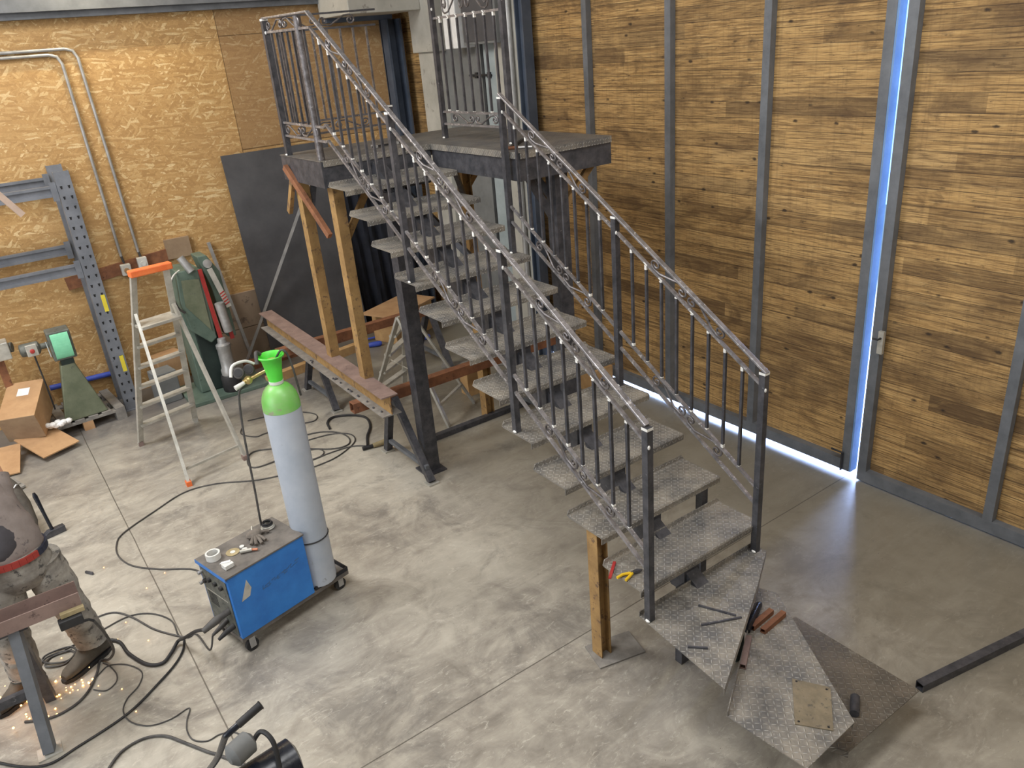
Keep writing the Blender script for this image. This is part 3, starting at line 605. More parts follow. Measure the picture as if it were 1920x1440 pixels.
# ------------------------------------------------------------------ I-beam, trestles
b = MB(); ba, bb_ = V((2.363, 5.317, 0)), V((2.427, 8.40, 0)); up = lambda z: V((0, 0, z))
b.bar(ba+up(.855), bb_+up(.855), .145, .011); b.cur = 1; b.bar(ba+up(.773), bb_+up(.773), .009, .152); b.cur = 2; b.bar(ba+up(.6915), bb_+up(.6915), .165, .011)
tag(b.build('steel_beam', [M['primer'], M['ochre'], M['pallet']], loc=(2.365, 7, .686)), 'long brown I beam lying on the trestles and carrying the landing props', 'beam')
for k_ in range(16):
    q_ = ba.lerp(bb_, random.uniform(.02, .62))
    tag(MB().blob((q_.x-.055+random.uniform(-.012, .01), q_.y, .704), .010, .012, .007, 8, 5).build('bolt', M['steel'], loc=(q_.x-.05, q_.y, .697)), 'loose dark bolt lying on the lower flange of the long brown I beam', 'bolt', 'bolts on the I beam flange')
def trestle(label, y, yl, yr, xo=0):
    t = thing('trestle', label, 'trestle', (3.2, y, 0), 'trestles under the I beam')
    MB().hollow((2.22+xo, y, .640), (4.5, y, .640), .085, .09, .006).build('crossbar', M['rust'], t)
    for x in (2.60, 4.02):
        MB().bar((x, y-.04, .62), (x-.02, yl, .015), .06, .055).build('leg', M['steel'], t)
        MB().bar((x, y+.04, .62), (x-.02, yr, .015), .06, .055).build('leg', M['steel'], t)
        MB().bar((x-.015, yl+.05, .13), (x-.015, yr-.05, .13), .035, .035).build('lower_brace', M['greysteel'], t)
        for yy in (yl, yr): MB().box(x-.07, x+.03, yy-.045, yy+.045, 0, .014).build('foot', M['alu'], t)
trestle('near steel trestle with a brown crossbar in front of the black column', 5.80, 5.22, 6.02)
trestle('far steel trestle with a brown crossbar near the dark sheet', 7.60, 7.18, 7.96, -.0)
# long square tubes lying on floor behind
tag(MB().box(2.93, 4.9, 5.86, 5.92, 0, .05).build('floor_bar', M['steel'], loc=(3.9, 5.89, 0)), 'long dark bar lying on the floor under the staircase', 'bar')
def timber(a, b, w_, h_, label, m='wood', name='timber_plank', cat='plank'): tag(MB().bar(a, b, w_, h_).build(name, M[m], loc=((a[0]+b[0])/2, (a[1]+b[1])/2, min(a[2], b[2])-h_/2)), label, cat)
timber((2.3, 8.45, .05), (3.62, 8.68, .05), .09, .10, 'pale timber beam lying on the floor behind the ochre props')
timber((2.25, 9.1, .05), (5.0, 9.22, .05), .12, .10, 'brown timber beam lying along the foot of the board wall', 'rust')
timber((3.85, 6.47, .16), (3.85, 6.62, .16), .16, .32, 'upright timber block under the middle of the stairs', name='timber_block', cat='block')
tag(MB().box(4.72, 5.02, 5.62, 5.92, 0, .22).build('wooden_crate', M['wood'], loc=(4.9, 5.75, 0), bevel=.004), 'small pale wooden box by the sliding door behind the right railing', 'box')
timber((4.0, 7.4, .02), (4.85, 6.7, .02), .12, .03, 'dark plank on the floor behind the stairs', 'pallet')
# blue clamps on the floor
for x, y, dx, l in ((3.72, 8.62, -.12, 'blue plastic clamp handle nearer the ochre props'), (3.98, 8.80, .1, 'blue plastic clamp handle at the end of the pale timber'), (4.27, 8.36, .05, 'blue plastic canister behind the black column')):
    t = thing('bar_clamp' if 'clamp' in l else 'canister', l, 'clamp' if 'clamp' in l else 'canister', (x, y, 0))
    MB().lathe((x-.12, y+.04, .035), [(.012, 0), (.018, .05), (.030, .08), (.034, .16), (.034, .22), (.02, .24)], 14, (1, -.35, 0)).build('handle', M['bluepl'], t, smooth=True)
    MB().tube([(x-.3, y+.11, .02), (x-.1, y+.035, .035)], .012, 8).build('bar', M['bluepl'], t)
# second small ladder under the stairs
t = thing('step_ladder', 'small aluminium step ladder standing behind the I beam under the stairs', 'ladder', (3.1, 6.6, 0))
A1, A2 = V((3.02, 6.32, 1.12)), V((3.25, 6.62, 1.12))
F = [(V((2.92, 7.02, 0)), A1), (V((3.25, 6.03, 0)), A1), (V((3.42, 7.25, 0)), A2), (V((3.72, 6.30, 0)), A2)]
for a, b_ in F: MB().bar(a, b_, .05, .022).build('stile', M['alu'], t)
for k in range(1, 5):
    f_ = k/5; a = F[0][0].lerp(F[0][1], f_); b_ = F[2][0].lerp(F[2][1], f_); MB().bar(a, b_, .07, .025).build('step', M['alu'], t)
MB().bar(F[1][0].lerp(A1, .2), F[3][0].lerp(A2, .2), .03, .02).build('rear_brace', M['alu'], t)
MB().tube([F[0][0].lerp(A1, .45), (3.08, 6.75, .55), F[1][0].lerp(A1, .45)], .006).build('strap', M['alu'], t)

# ------------------------------------------------------------------ dark sheet and cloth at the back wall
b = MB().prism([(2.60, 9.10, .14), (3.90, 9.10, .14), (3.90, 9.40, 2.44), (2.60, 9.40, 2.44)], (0, .012, 0)); tag(b.build('sheet_metal', M['darksheet'], loc=(3.2, 9.15, .1)), 'large dark sheet leaning on the board wall behind the ochre props', 'sheet')
def cloth_mesh():
    b = MB(); nx, nz = 26, 16; vs = []
    for j in range(nz+1):
        for i in range(nx+1):
            u, v = i/nx, j/nz; x = 3.93+.9*u; z = .12+1.75*v-.12*u
            y = 9.33-.10*(1-v)-.035*math.sin(u*22+v*2)*(1-.4*v)-.02*math.sin(u*47+1.5*v*3); vs.append((x, y, z))
    n = len(vs); fs = [(j*(nx+1)+i, j*(nx+1)+i+1, (j+1)*(nx+1)+i+1, (j+1)*(nx+1)+i) for j in range(nz) for i in range(nx)]
    b.add(vs, fs); return b
o = cloth_mesh().build('hanging_cloth', M['cloth'], loc=(4.3, 9.3, .1), smooth=True); sm = o.modifiers.new('solidify', 'SOLIDIFY'); sm.thickness = .012
tag(o, 'black navy cloth hanging in folds right of the dark sheet', 'cloth')
b = MB(frame((4.25, 8.75, 0), 18)).box(-.35, .35, -.2, .2, .0, .42); tag(b.build('cardboard_box', M['wood'], loc=(4.25, 8.75, 0), bevel=.004), 'tan wooden box in front of the hanging black cloth', 'box')
b = MB(frame((4.15, 8.62, .424), 24)).box(-.42, .42, -.26, .26, .0, .02); tag(b.build('board_offcut', M['card'], loc=(4.15, 8.62, .42)), 'pale board offcut resting on the tan box by the black cloth', 'board')
# bars leaning on the plinth
tag(MB().bar((2.42, 9.33, .01), (2.25, 9.42, 1.52), .035, .035).build('leaning_bar', M['galv'], loc=(2.4, 9.35, 0)), 'short pale metal angle leaning on the board wall beside the dark sheet', 'bar')
tag(MB().bar((2.28, 9.22, .01), (3.40, 8.85, 2.12), .035, .03).build('leaning_bar', M['galv'], loc=(2.28, 9.22, 0)), 'long pale bar leaning diagonally in front of the dark sheet', 'bar')

# ------------------------------------------------------------------ pallet rack
t = thing('pallet_rack', 'grey steel pallet rack upright and beams against the board wall', 'rack', (.9, 9.1, 0))
def upright(y, x0, x1, ztop):
    u = MB().box(x0, x1, y-.008, y, 0, ztop).box(x0, x0+.008, y, y+.07, 0, ztop).box(x1-.008, x1, y, y+.07, 0, ztop); return u.build('upright', M['rack'], t)
u1 = upright(8.93, .86, 1.0, 2.57); u2 = upright(9.36, .86, 1.0, 2.60)
h = MB()
for i in range(24):
    for xx in (.895, .965):
        z = .12+i*.1; h.prism([(xx-.012, 8.9212, z+.014), (xx+.012, 8.9212, z+.014), (xx+.006, 8.9212, z-.016), (xx-.006, 8.9212, z-.016)], (0, -.0006, 0))
for i in range(25): h.prism([(1.0002, 8.955, .1+i*.1), (1.0002, 8.975, .1+i*.1), (1.0002, 8.975, .14+i*.1), (1.0002, 8.955, .14+i*.1)], (.0006, 0, 0))
hh = h.build('punched_holes', M['hole'], u1); hh['kind'] = 'stuff'
for z in (1.28, .60): MB().box(.945, .985, 8.9195, 8.9215, z-.15, z+.03).build('yellow_label', M['yellow'], u1, label='yellow marking strip')
for za, zb in ((.15, .7), (.7, 1.25), (1.25, 1.8), (1.8, 2.35)):
    MB().bar((.93, 9.0, za), (.93, 9.33, zb), .035, .02).build('diagonal_brace', M['rack'], t)
for z in (.12, 2.4): MB().bar((.93, 9.0, z), (.93, 9.33, z), .03, .03).build('cross_brace', M['rack'], t)
MB().box(.84, 1.02, 8.90, 9.02, 0, .012).build('foot_plate', M['rack'], t)
for z, y in ((2.39, 8.97), (1.61, 8.97), (2.44, 9.36), (1.75, 9.36)):
    b = MB().box(-1.9, .858, y-.02, y+.02, z-.05, z-.02).box(-1.9, .858, y-.005, y+.02, z-.02, z+.03).box(-1.9, .858, y-.025, y+.02, z+.03, z+.055)
    bb = b.build('beam', M['rack'], t); MB().box(.80, .856, y-.035, y-.0255, z-.09, z+.09).build('end_bracket', M['rack'], bb)
tag(MB().hollow((-1.80, 6.78, 5.98), (.395, 7.0, 2.48), .045, .045, .003).build('hanging_strut', worn('beige_tube', sr(196, 172, 156), sr(212, 188, 172), .6), loc=(.1, 7, 2.8)), 'beige square tube end hanging in front of the rack at the left edge', 'tube')

# ------------------------------------------------------------------ pallet, grinder, boxes
t = thing('pallet', 'old grey wooden pallet on the floor under the green belt grinder', 'pallet', (.55, 9.15, 0))
FR = frame((.085, 8.69, 0), 4)
for i in range(6): MB(FR).box(.0+i*.132, .0+i*.132+.092, 0, .70, .115, .135).build('deck_board', M['pallet'], t)
for y in (.0, .30, .60):
    MB(FR).box(0, .752, y, y+.09, .095, .115).build('cross_board', M['pallet'], t)
    for x in (0, .325, .652): MB(FR).box(x, x+.1, y, y+.09, .0, .095).build('block', M['pallet'] if x != .325 else M['card'], t)
t = thing('belt_grinder', 'green pedestal belt grinder with a mint sanding belt standing on the pallet', 'grinder', (.46, 8.8, .135))
p = MB(); zb, zt_ = .136, .74
B0 = [(.26, 8.73), (.68, 8.76), (.66, 8.98), (.28, 8.98)]; B1 = [(.385, 8.74), (.515, 8.75), (.515, 8.90), (.39, 8.90)]
p.add([(x, y, zb) for x, y in B0]+[(x, y, zt_) for x, y in B1], [(3, 2, 1, 0), (4, 5, 6, 7), (0, 1, 5, 4), (1, 2, 6, 5), (2, 3, 7, 6), (3, 0, 4, 7)])
p.build('pedestal', M['pgreen'], t, bevel=.01)
MB().box(.40, .52, 8.74, 8.88, .741, .80).build('neck', M['mdark'], t)
MB().box(.35, .56, 8.72, 8.92, .80, 1.10).build('belt_guard', M['face'], t, bevel=.01)
bl = MB(); n = 14
arc = [(8.715-.035*math.cos(-pi/2+pi*i/n), .95+.13*math.sin(-pi/2+pi*i/n)) for i in range(n+1)]
for i in range(n):
    a, c_ = arc[i], arc[i+1]; bl.add([(.375, a[0], a[1]), (.535, a[0], a[1]), (.535, c_[0], c_[1]), (.375, c_[0], c_[1])], [(0, 1, 2, 3)])
bl.add([(x, y, z) for x in (.375, .535) for y, z in arc], [tuple(range(n+1)), tuple(range(2*n+1, n, -1))]); bl.build('sanding_belt', M['belt'], t, smooth=True)
MB().lathe((.09, 8.85, .955), [(.03, 0), (.062, .01), (.066, .03), (.066, .17), (.05, .18), (.03, .19), (.03, .26)], 18, (1, 0, 0)).build('motor', M['face'], t, smooth=True)
sw = MB().box(.145, .245, 8.755, 8.785, .90, 1.02).build('switch_box', M['alu'], t, bevel=.006)
MB().lathe((.195, 8.755, .955), [(.022, 0), (.022, .014), (.012, .018)], 14, (0, -1, 0)).build('button', M['red'], sw)
MB().tube(smooth_path([(.2, 8.78, .90), (.21, 8.76, .6), (.215, 8.78, .30)]), .008).build('cord', M['black'], t)
MB().tube([(.33, 8.74, 1.02), (.335, 8.72, .86)], .006).build('lever', M['galv'], t)
t = thing('bench_grinder', 'partly visible pale machine head on a brown stand at the left edge', 'grinder', (-.08, 9.05, 0))
MB().box(-.13, -.06, 9.0, 9.06, 0, .88).build('stand', M['rust'], t); MB().box(-.2, .02, 8.92, 9.1, .88, 1.06).build('head', M['alu'], t, bevel=.01)
MB().lathe((.02, 9.0, .98), [(.05, 0), (.05, .03)], 14, (1, -.3, 0)).build('wheel', M['face'], t)
t = thing('cardboard_box', 'large tan cardboard box tipped over with a white label', 'box', (.0, 8.7, 0), 'cardboard boxes at the left edge')
def tip(c, rz, rx):
    m_ = Matrix.Translation(c) @ Matrix.Rotation(math.radians(rz), 4, 'Z') @ Matrix.Rotation(math.radians(rx), 4, 'X')
    return lambda p: m_ @ p
TF = tip(V((-.02, 8.80, .37)), -22, 20)
MB(TF).box(-.17, .17, -.27, .27, -.15, .15).build('carton', M['card'], t, bevel=.003)
MB(TF).prism([(-.168, -.2715, -.148), (.168, -.2715, -.148), (.168, -.2715, .148), (-.168, -.2715, .148)], (0, -.003, 0)).build('flap', M['carddark'], t)
MB(TF).box(-.05, .06, .05, .16, .1502, .1515).build('label', M['paper'], t)
t = thing('cardboard_sheet', 'flattened tan cardboard sheet lying in front of the tipped box', 'box', (.0, 8.45, 0), 'cardboard boxes at the left edge')
MB(tip(V((.06, 8.50, .10)), 24, 12)).box(-.2, .17, -.24, .24, 0, .012).build('panel', M['card'], t)
MB(tip(V((-.36, 8.40, .08)), -10, 14)).box(-.14, .16, -.26, .2, 0, .012).build('flap', M['card'], t)
b = MB(tip(V((-.42, 7.82, .02)), 20, 5)).box(-.16, .16, -.1, .1, 0, .02); tag(b.build('board_offcut', M['pallet'], loc=(-.42, 7.8, 0)), 'pale board corner on the floor at the left edge', 'board')
b = MB(); 
for i in range(9):
    b.blob((.10+i*.024, 8.62+.02*math.sin(i*2.), .20+.012*math.cos(i*3.)), .036, .034, .026, 7, 5)
tag(b.build('crumpled_paper', M['paper'], loc=(.17, 8.62, .2), smooth=False), 'crumpled white packing paper between the carton and the grinder', 'paper')
tag(MB().tube([(.25, 9.40, .33), (.92, 9.42, .30)], .03, 12).build('blue_pipe', M['bluepl'], loc=(.6, 9.4, .3), smooth=True), 'blue plastic pipe behind the grinder along the board wall', 'pipe')
tag(MB(frame((1.45, 9.25, 0), 15)).box(-.16, .16, -.1, .1, 0, .42).build('cardboard_box', M['card'], loc=(1.45, 9.25, 0), bevel=.004), 'narrow tan cardboard box seen through the step ladder', 'box')
tag(MB(frame((1.31, 8.90, 0), 8)).box(-.12, .115, -.12, .12, 0, .36).build('storage_bin', M['greysheet'], loc=(1.31, 8.90, 0), bevel=.01), 'dark grey bin behind the lower ladder steps', 'bin')

# ------------------------------------------------------------------ green machine
t = thing('iron_worker', 'tall green workshop shear with red guides beside the step ladder', 'machine', (1.9, 8.9, 0))
b = MB(); b.prism([(1.72, 8.65, .05), (2.00, 8.65, .05), (1.94, 8.65, .80), (1.70, 8.65, .80)], (0, .40, 0)); b.build('pedestal', M['mdark'], t, bevel=.01)
MB().box(1.62, 1.73, 8.66, 8.98, .05, 1.0).build('column', M['mgreen'], t, bevel=.01)
b = MB(); b.prism([(1.62, 8.56, 1.12), (1.655, 8.56, 1.46), (1.90, 8.56, 1.44), (1.90, 8.56, .66), (1.83, 8.56, .62), (1.66, 8.56, .80)], (0, .42, 0)); b.build('body', M['mgreen'], t, bevel=.012)
b = MB(); b.prism([(1.66, 8.548, 1.08), (1.68, 8.548, 1.36), (1.86, 8.548, 1.34), (1.86, 8.548, .76)], (0, .01, 0)); b.build('front_cover', M['pgreen'], t)
for a, c_ in (((1.885, 8.53, 1.44), (1.93, 8.53, .64)), ((2.03, 8.53, 1.0), (2.05, 8.53, .62))): MB().bar(a, c_, .04, .025).build('guide', M['red'], t, label='red guide bar')
b = MB(); b.prism([(1.90, 8.60, 1.56), (2.0, 8.60, 1.56), (2.10, 8.60, 1.36), (2.12, 8.60, .62), (2.03, 8.60, .62), (1.98, 8.60, 1.2)], (0, .25, 0)); b.build('arm', M['mgreen'], t, bevel=.01)
MB().lathe((1.99, 8.60, 1.47), [(.045, 0), (.045, .03), (.02, .035)], 18, (0, -1, 0)).build('pivot', M['galv'], t, smooth=True)
lev = MB().bar((1.99, 8.555, 1.42), (2.09, 8.52, .98), .055, .02).build('lever', M['alu'], t)
for k in range(5):
    f_ = .62+k*.07; a = V((1.99, 8.555, 1.42)).lerp(V((2.09, 8.52, .98)), f_); MB().bar(a+V((-.025, -.012, -.012)), a+V((.025, -.012, .012)), .004, .012).build('warning_stripe', M['red'], lev)
MB().tube([(1.99, 8.50, 1.05), (2.02, 8.50, .72)], .05, 12).build('ram', M['galv'], t, smooth=True)
MB().tube([(1.73, 8.56, 1.60), (1.80, 8.52, 1.44)], .04, 14).build('motor', M['galv'], t, smooth=True)
MB().tube(smooth_path([(1.62, 8.6, 1.42), (1.56, 8.55, 1.3), (1.58, 8.55, 1.1), (1.64, 8.55, 1.02)]), .012).build('hose', M['cable'], t, smooth=True)
MB().tube(smooth_path([(1.70, 8.6, 1.46), (1.60, 8.52, 1.42), (1.54, 8.52, 1.26), (1.57, 8.5, .9)]), .008).build('hose', M['white'], t, smooth=True)
MB().box(1.45, 2.30, 8.42, 9.10, 0, .045).build('base_tray', M['mgreen'], t, bevel=.006)
t = thing('hydraulic_jack', 'grey hydraulic jack cylinder standing on the tray of the green shear', 'jack', (1.92, 8.5, .045))
MB().lathe((1.93, 8.52, .046), [(.10, 0), (.105, .02), (.105, .17), (.09, .19)], 24).build('base', M['black'], t, smooth=True)
MB().lathe((1.93, 8.52, .236), [(.085, 0), (.085, .06), (.072, .08), (.072, .30), (.078, .31), (.078, .35), (.05, .37), (.045, .42), (.02, .43)], 24).build('cylinder', M['galv'], t, smooth=True)

# ------------------------------------------------------------------ step ladder
t = thing('step_ladder', 'tall dusty aluminium step ladder with an orange top by the green machine', 'ladder', (1.15, 7.4, 0))
TL, TR = V((1.063, 7.30, 1.79)), V((1.345, 7.34, 1.79)); FL_, FR_ = V((.795, 7.905, .02)), V((1.373, 8.069, .02))
RL, RR = V((.95, 6.72, .02)), V((1.497, 6.84, .02))
for a, b_ in ((FL_, TL), (FR_, TR)): MB().bar(a, b_, .055, .024).build('stile', M['alu'], t)
PLz = FL_.lerp(TL, .735); PRz = FR_.lerp(TR, .735)
RLt = FL_.lerp(TL, .80); RRt = FR_.lerp(TR, .80)
for a, b_ in ((RL, RLt+V((0, -.03, 0))), (RR, RRt+V((0, -.03, 0)))): MB().bar(a, b_, .026, .045).build('rear_leg', M['alu'], t)
for k in range(1, 6):
    f_ = k*.122; MB().bar(FL_.lerp(TL, f_), FR_.lerp(TR, f_), .085, .024).build('step', M['alu'], t)
MB().bar(PLz+V((0, -.06, 0)), PRz+V((0, -.06, 0)), .24, .03).build('platform', M['alu'], t, bevel=.004)
MB().bar(TL+V((-.03, 0, .02)), TR+V((.05, 0, .02)), .09, .06).build('top_tray', M['orange'], t, bevel=.01, label='orange plastic top')
MB().bar(RL.lerp(RLt, .08), RR.lerp(RRt, .08), .02, .02).build('rear_brace', M['alu'], t)
for p_, m_ in ((FL_, 'primer'), (FR_, 'alu'), (RL, 'orange'), (RR, 'primer')): MB().box(p_.x-.022, p_.x+.022, p_.y-.03, p_.y+.03, 0, .045).build('foot', M[m_], t)

# ------------------------------------------------------------------ welding machine and gas cylinder
WD = 13.6; WO = V((.647, 4.21, 0))
F0 = frame(WO, WD); w2 = lambda x, y, z: F0(V((x, y, z)))
t = thing('welding_trolley', 'low black trolley on casters carrying the blue welder and the gas cylinder', 'trolley', w2(.38, .17, 0))
MB(F0).box(.0, .83, .01, .33, .105, .135).build('deck', M['wtop'], t); MB(F0).box(.56, .83, .01, .018, .135, .165).box(.822, .83, .018, .322, .135, .165).box(.56, .83, .322, .33, .135, .165).build('rim', M['blackmetal'], t)
for x, y in ((.06, .03), (.06, .31), (.77, .05), (.77, .30)):
    c_ = MB(F0).lathe((x, y-.014, .043), [(.02, 0), (.043, .002), (.043, .026), (.02, .028)], 18, (0, 1, 0)).build('caster', M['black'], t, smooth=True)
    MB(F0).box(x-.02, x+.02, y-.02, y-.0155, .03, .104).box(x-.02, x+.02, y+.0155, y+.02, .03, .104).build('fork', M['galv'], c_)
t = thing('welding_machine', 'boxy blue welding machine with a grey top and scuffed side', 'welder', w2(.27, .17, .135))
MB(F0).box(0, .545, 0, .345, .136, .590).build('casing', M['blue'], t, bevel=.004)
MB(F0).box(-.012, .552, -.006, .351, .591, .602).build('top', M['wtop'], t, bevel=.002)
MB(F0).box(-.013, -.0125, -.007, .352, .575, .603).build('top_edge', M['blue'], t)
fc = MB(F0).box(-.006, -.0005, .025, .32, .15, .56).build('front_panel', M['face'], t)
MB(F0).box(-.0075, -.0062, .05, .30, .40, .405).build('panel_strip', M['alu'], fc)
sl = MB(F0)
for i in range(8): sl.box(-.0075, -.0062, .19, .29, .30+i*.012, .304+i*.012)
sl.build('vent_slots', M['hole'], fc)
for y, z in ((.08, .50), (.15, .50), (.22, .50), (.28, .47)): MB(F0).lathe((-.006, y, z), [(.016, 0), (.014, .018)], 12, (-1, 0, 0)).build('knob', M['black'], fc, smooth=True)
for y, z in ((.30, .53), (.31, .45)): MB(F0).lathe((-.006, y, z), [(.012, 0), (.012, .03)], 10, (-1, 0, 0)).build('bolt', M['galv'], fc, smooth=True)
MB(F0).tube([(-.005, .07, .33), (-.07, .07, .325), (-.10, .07, .32), (-.19, .07, .30)], [.020, .022, .026, .017], 14).build('torch_connector', M['cable'], fc, smooth=True)
MB(F0).tube([(-.005, .06, .22), (-.06, .06, .21), (-.12, .06, .19)], [.02, .018, .01], 12).build('earth_connector', M['black'], fc, smooth=True)
MB(F0).tube([(-.005, .13, .23), (-.06, .13, .21), (-.12, .13, .19)], [.018, .016, .009], 12).build('plug', M['cable'], fc, smooth=True)
MB(F0).prism([(.055, -.0008, .39), (.115, -.0008, .52), (.135, -.0008, .45), (.115, -.0008, .40)], (0, -.001, 0)).build('torn_label', M['alu'], t, label='torn grey sticker')
# scuffed remains of lettering on the side
sc = MB(F0)
for i in range(15):
    x = .20+i*.018+random.uniform(-.004, .004); z = .385+i*.0035+.012*math.sin(i*1.9); L_ = random.uniform(.012, .034); h_ = random.uniform(.003, .008)
    sc.prism([(x, -.0008, z), (x+L_, -.0008, z+.006), (x+L_+.002, -.0008, z+.006+h_), (x+.003, -.0008, z+h_)], (0, -.0008, 0))
    sc.prism([(x, -.0008, z+.006), (x+.004, -.0008, z+.006), (x+.009, -.0008, z+.03), (x+.005, -.0008, z+.03)], (0, -.0008, 0)) if i % 3 == 0 else None
sc.build('scuff_marks', worn('scuff_grey', sr(78, 112, 150), sr(56, 104, 166), .7, 0, 20), t)
# torch lead (thick corrugated)
ca = smooth_path([w2(-.17, .07, .30), V((.42, 4.35, .24)), V((.36, 4.50, .12)), V((.33, 4.62, .03)), V((.27, 4.56, .014)), V((.20, 4.50, .014)), V((.12, 4.56, .014)), V((.05, 4.74, .014)), V((.01, 4.93, .014)), V((-.16, 5.06, .014))])
tag(MB().tube(ca, .011, 10).build('torch_cable', M['black'], loc=(.1, 4.6, 0), smooth=True), 'thick black torch cable curving from the welder to the worker', 'cable')
# items on the welder top
ZT = .603
def wt(x, y, z=0): return w2(x, y, ZT+z)
t = thing('tape_roll', 'white roll of tape on the front left corner of the welder', 'tape', wt(.065, .25)); q = MB()
n = 24; pr = [(.034, 0), (.045, 0), (.045, .042), (.034, .042)]
vs = [wt(.065+r*math.cos(2*pi*k/n), .25+r*math.sin(2*pi*k/n), .001+z) for k in range(n) for r, z in pr]
q.add(vs, [(4*k+j, 4*((k+1) % n)+j, 4*((k+1) % n)+(j+1) % 4, 4*k+(j+1) % 4) for k in range(n) for j in range(4)]); q.build('roll', M['white'], t, smooth=True)
t = thing('cardboard_pack', 'small white box with loose papers near the front edge of the welder', 'box', wt(.07, .09))
MB(F0).box(.04, .10, .065, .115, ZT+.001, ZT+.028).build('box', M['white'], t, bevel=.002); MB(F0).prism([(.035, .12, ZT+.0285), (.055, .13, ZT+.0285), (.10, .10, ZT+.030), (.085, .085, ZT+.030)], (0, 0, .002)).build('paper', M['paper'], t)
t = thing('cutting_disc', 'ochre cutting disc lying in the middle of the welder top', 'disc', wt(.17, .20)); MB(F0).lathe((.17, .205, ZT+.001), [(.042, 0), (.042, .003)], 28).build('abrasive', M['disc'], t); MB(F0).lathe((.17, .205, ZT+.0042), [(.016, 0), (.016, .001)], 16).build('hub', M['white'], t)
t = thing('torch_nozzle', 'small metal nozzle parts with copper tip on the welder top', 'nozzle', wt(.23, .12)); MB(F0).tube([(.19, .15, ZT+.014), (.25, .11, ZT+.014)], .012, 10).build('body', M['alu'], t, smooth=True); MB(F0).tube([(.25, .11, ZT+.012), (.275, .085, ZT+.010)], .008, 10).build('tip', M['copper'], t, smooth=True); MB(F0).lathe((.225, .155, ZT+.001), [(.018, 0), (.018, .012)], 14).build('nut', M['white'], t); MB(F0).lathe((.235, .205, ZT+.001), [(.015, 0), (.015, .008)], 14).build('washer', M['white'], t)
t = thing('work_glove', 'crumpled grey work glove on the welder top beside the hose ring', 'glove', wt(.33, .2))
MB(F0).blob((.35, .24, ZT+.022), .055, .045, .02, 12, 8).build('palm', M['glove'], t, smooth=True)
for k, (a, L) in enumerate(((-2.35, .07), (-2.05, .085), (-1.75, .09), (-1.45, .075), (-.4, .06))):
    MB(F0).tube(smooth_path([(.35+.03*math.cos(a), .235+.03*math.sin(a), ZT+.02), (.35+(.03+L*.5)*math.cos(a), .235+(.03+L*.5)*math.sin(a), ZT+.022), (.35+(.03+L)*math.cos(a), .235+(.03+L)*math.sin(a), ZT+.011)], 4), .011, 8).build('finger', M['glove'], t, smooth=True)
t = thing('wire_reel', 'dark coiled strap ring with silver rim at the back of the welder top', 'coil', wt(.46, .25))
for k in range(4): MB(F0).tube([(.46+(.040-.004*k)*math.cos(2*pi*i/20), .255+(.040-.004*k)*math.sin(2*pi*i/20), ZT+.008+k*.011) for i in range(20)], .006, 6, closed=True).build('loop', M['alu'] if k < 2 else M['black'], t, smooth=True)
MB(F0).tube(smooth_path([(.42, .25, ZT+.01), (.37, .29, ZT+.012), (.39, .33, ZT+.02)]), .006).build('tail', M['alu'], t, smooth=True)

# gas cylinder
CX, CY = 1.262, 4.455; ZB = .136
t = thing('gas_cylinder', 'tall pale grey gas cylinder with green shoulder standing on the trolley', 'gas cylinder', (CX, CY, ZB))
cb = MB(); cb.lathe((CX, CY, ZB), [(.095, 0), (.113, .015), (.1145, .03), (.1145, 1.30)], 40); cb.build('body', M['cyl'], t, smooth=True)
cs = MB(); cs.lathe((CX, CY, ZB+1.301), [(.1145, 0), (.1145, .03), (.111, .065), (.103, .095), (.090, .122), (.072, .145), (.052, .160), (.040, .165)], 40); cs.build('shoulder', M['cylgreen'], t, smooth=True)
MB().lathe((CX, CY, ZB+1.467), [(.044, 0), (.044, .020)], 24).build('neck_ring', M['white'], t, smooth=True)
g = MB(); n = 32; pr = [(.042, .0), (.044, .02), (.052, .09), (.062, .15), (.078, .165), (.080, .175), (.076, .18), (.070, .172), (.058, .148), (.048, .09), (.040, .02)]
vs = [(CX+r*math.cos(2*pi*k/n), CY+r*math.sin(2*pi*k/n), ZB+1.487+z*.92) for k in range(n) for r, z in pr]; m = len(pr)
g.add(vs, [(m*k+j, m*((k+1) % n)+j, m*((k+1) % n)+(j+1) % m, m*k+(j+1) % m) for k in range(n) for j in range(m)]); g.build('valve_guard', M['green'], t, smooth=True, label='bright green funnel shaped guard')
MB().lathe((CX, CY, ZB+1.488), [(.02, 0), (.02, .10), (.028, .11), (.028, .135)], 14).build('valve', M['brass'], t, smooth=True)
n = 26; MB().tube([(CX+.1165*math.cos(2*pi*k/n), CY+.1165*math.sin(2*pi*k/n), .50) for k in range(n)], .005, 6, closed=True).build('strap', M['black'], t, smooth=True)
t = thing('gas_regulator', 'brass gas regulator with rubber covered gauges beside the green cylinder guard', 'regulator', (CX-.12, CY+.1, 1.6))
gx, gy, gz = CX-.135, CY+.06, 1.66
MB().tube([(CX-.02, CY+.01, 1.70), (gx+.03, gy, gz), (gx-.04, gy, gz-.015)], [.008, .011, .014], 10).build('inlet', M['brass'], t, smooth=True)
MB().blob((gx-.01, gy, gz-.01), .026, .026, .026, 12, 8).build('body', M['brass'], t, smooth=True)
MB().tube([(gx-.04, gy-.01, gz-.015), (gx-.10, gy-.02, gz-.03)], [.012, .016], 12).build('adjusting_knob', M['white'], t, smooth=True)
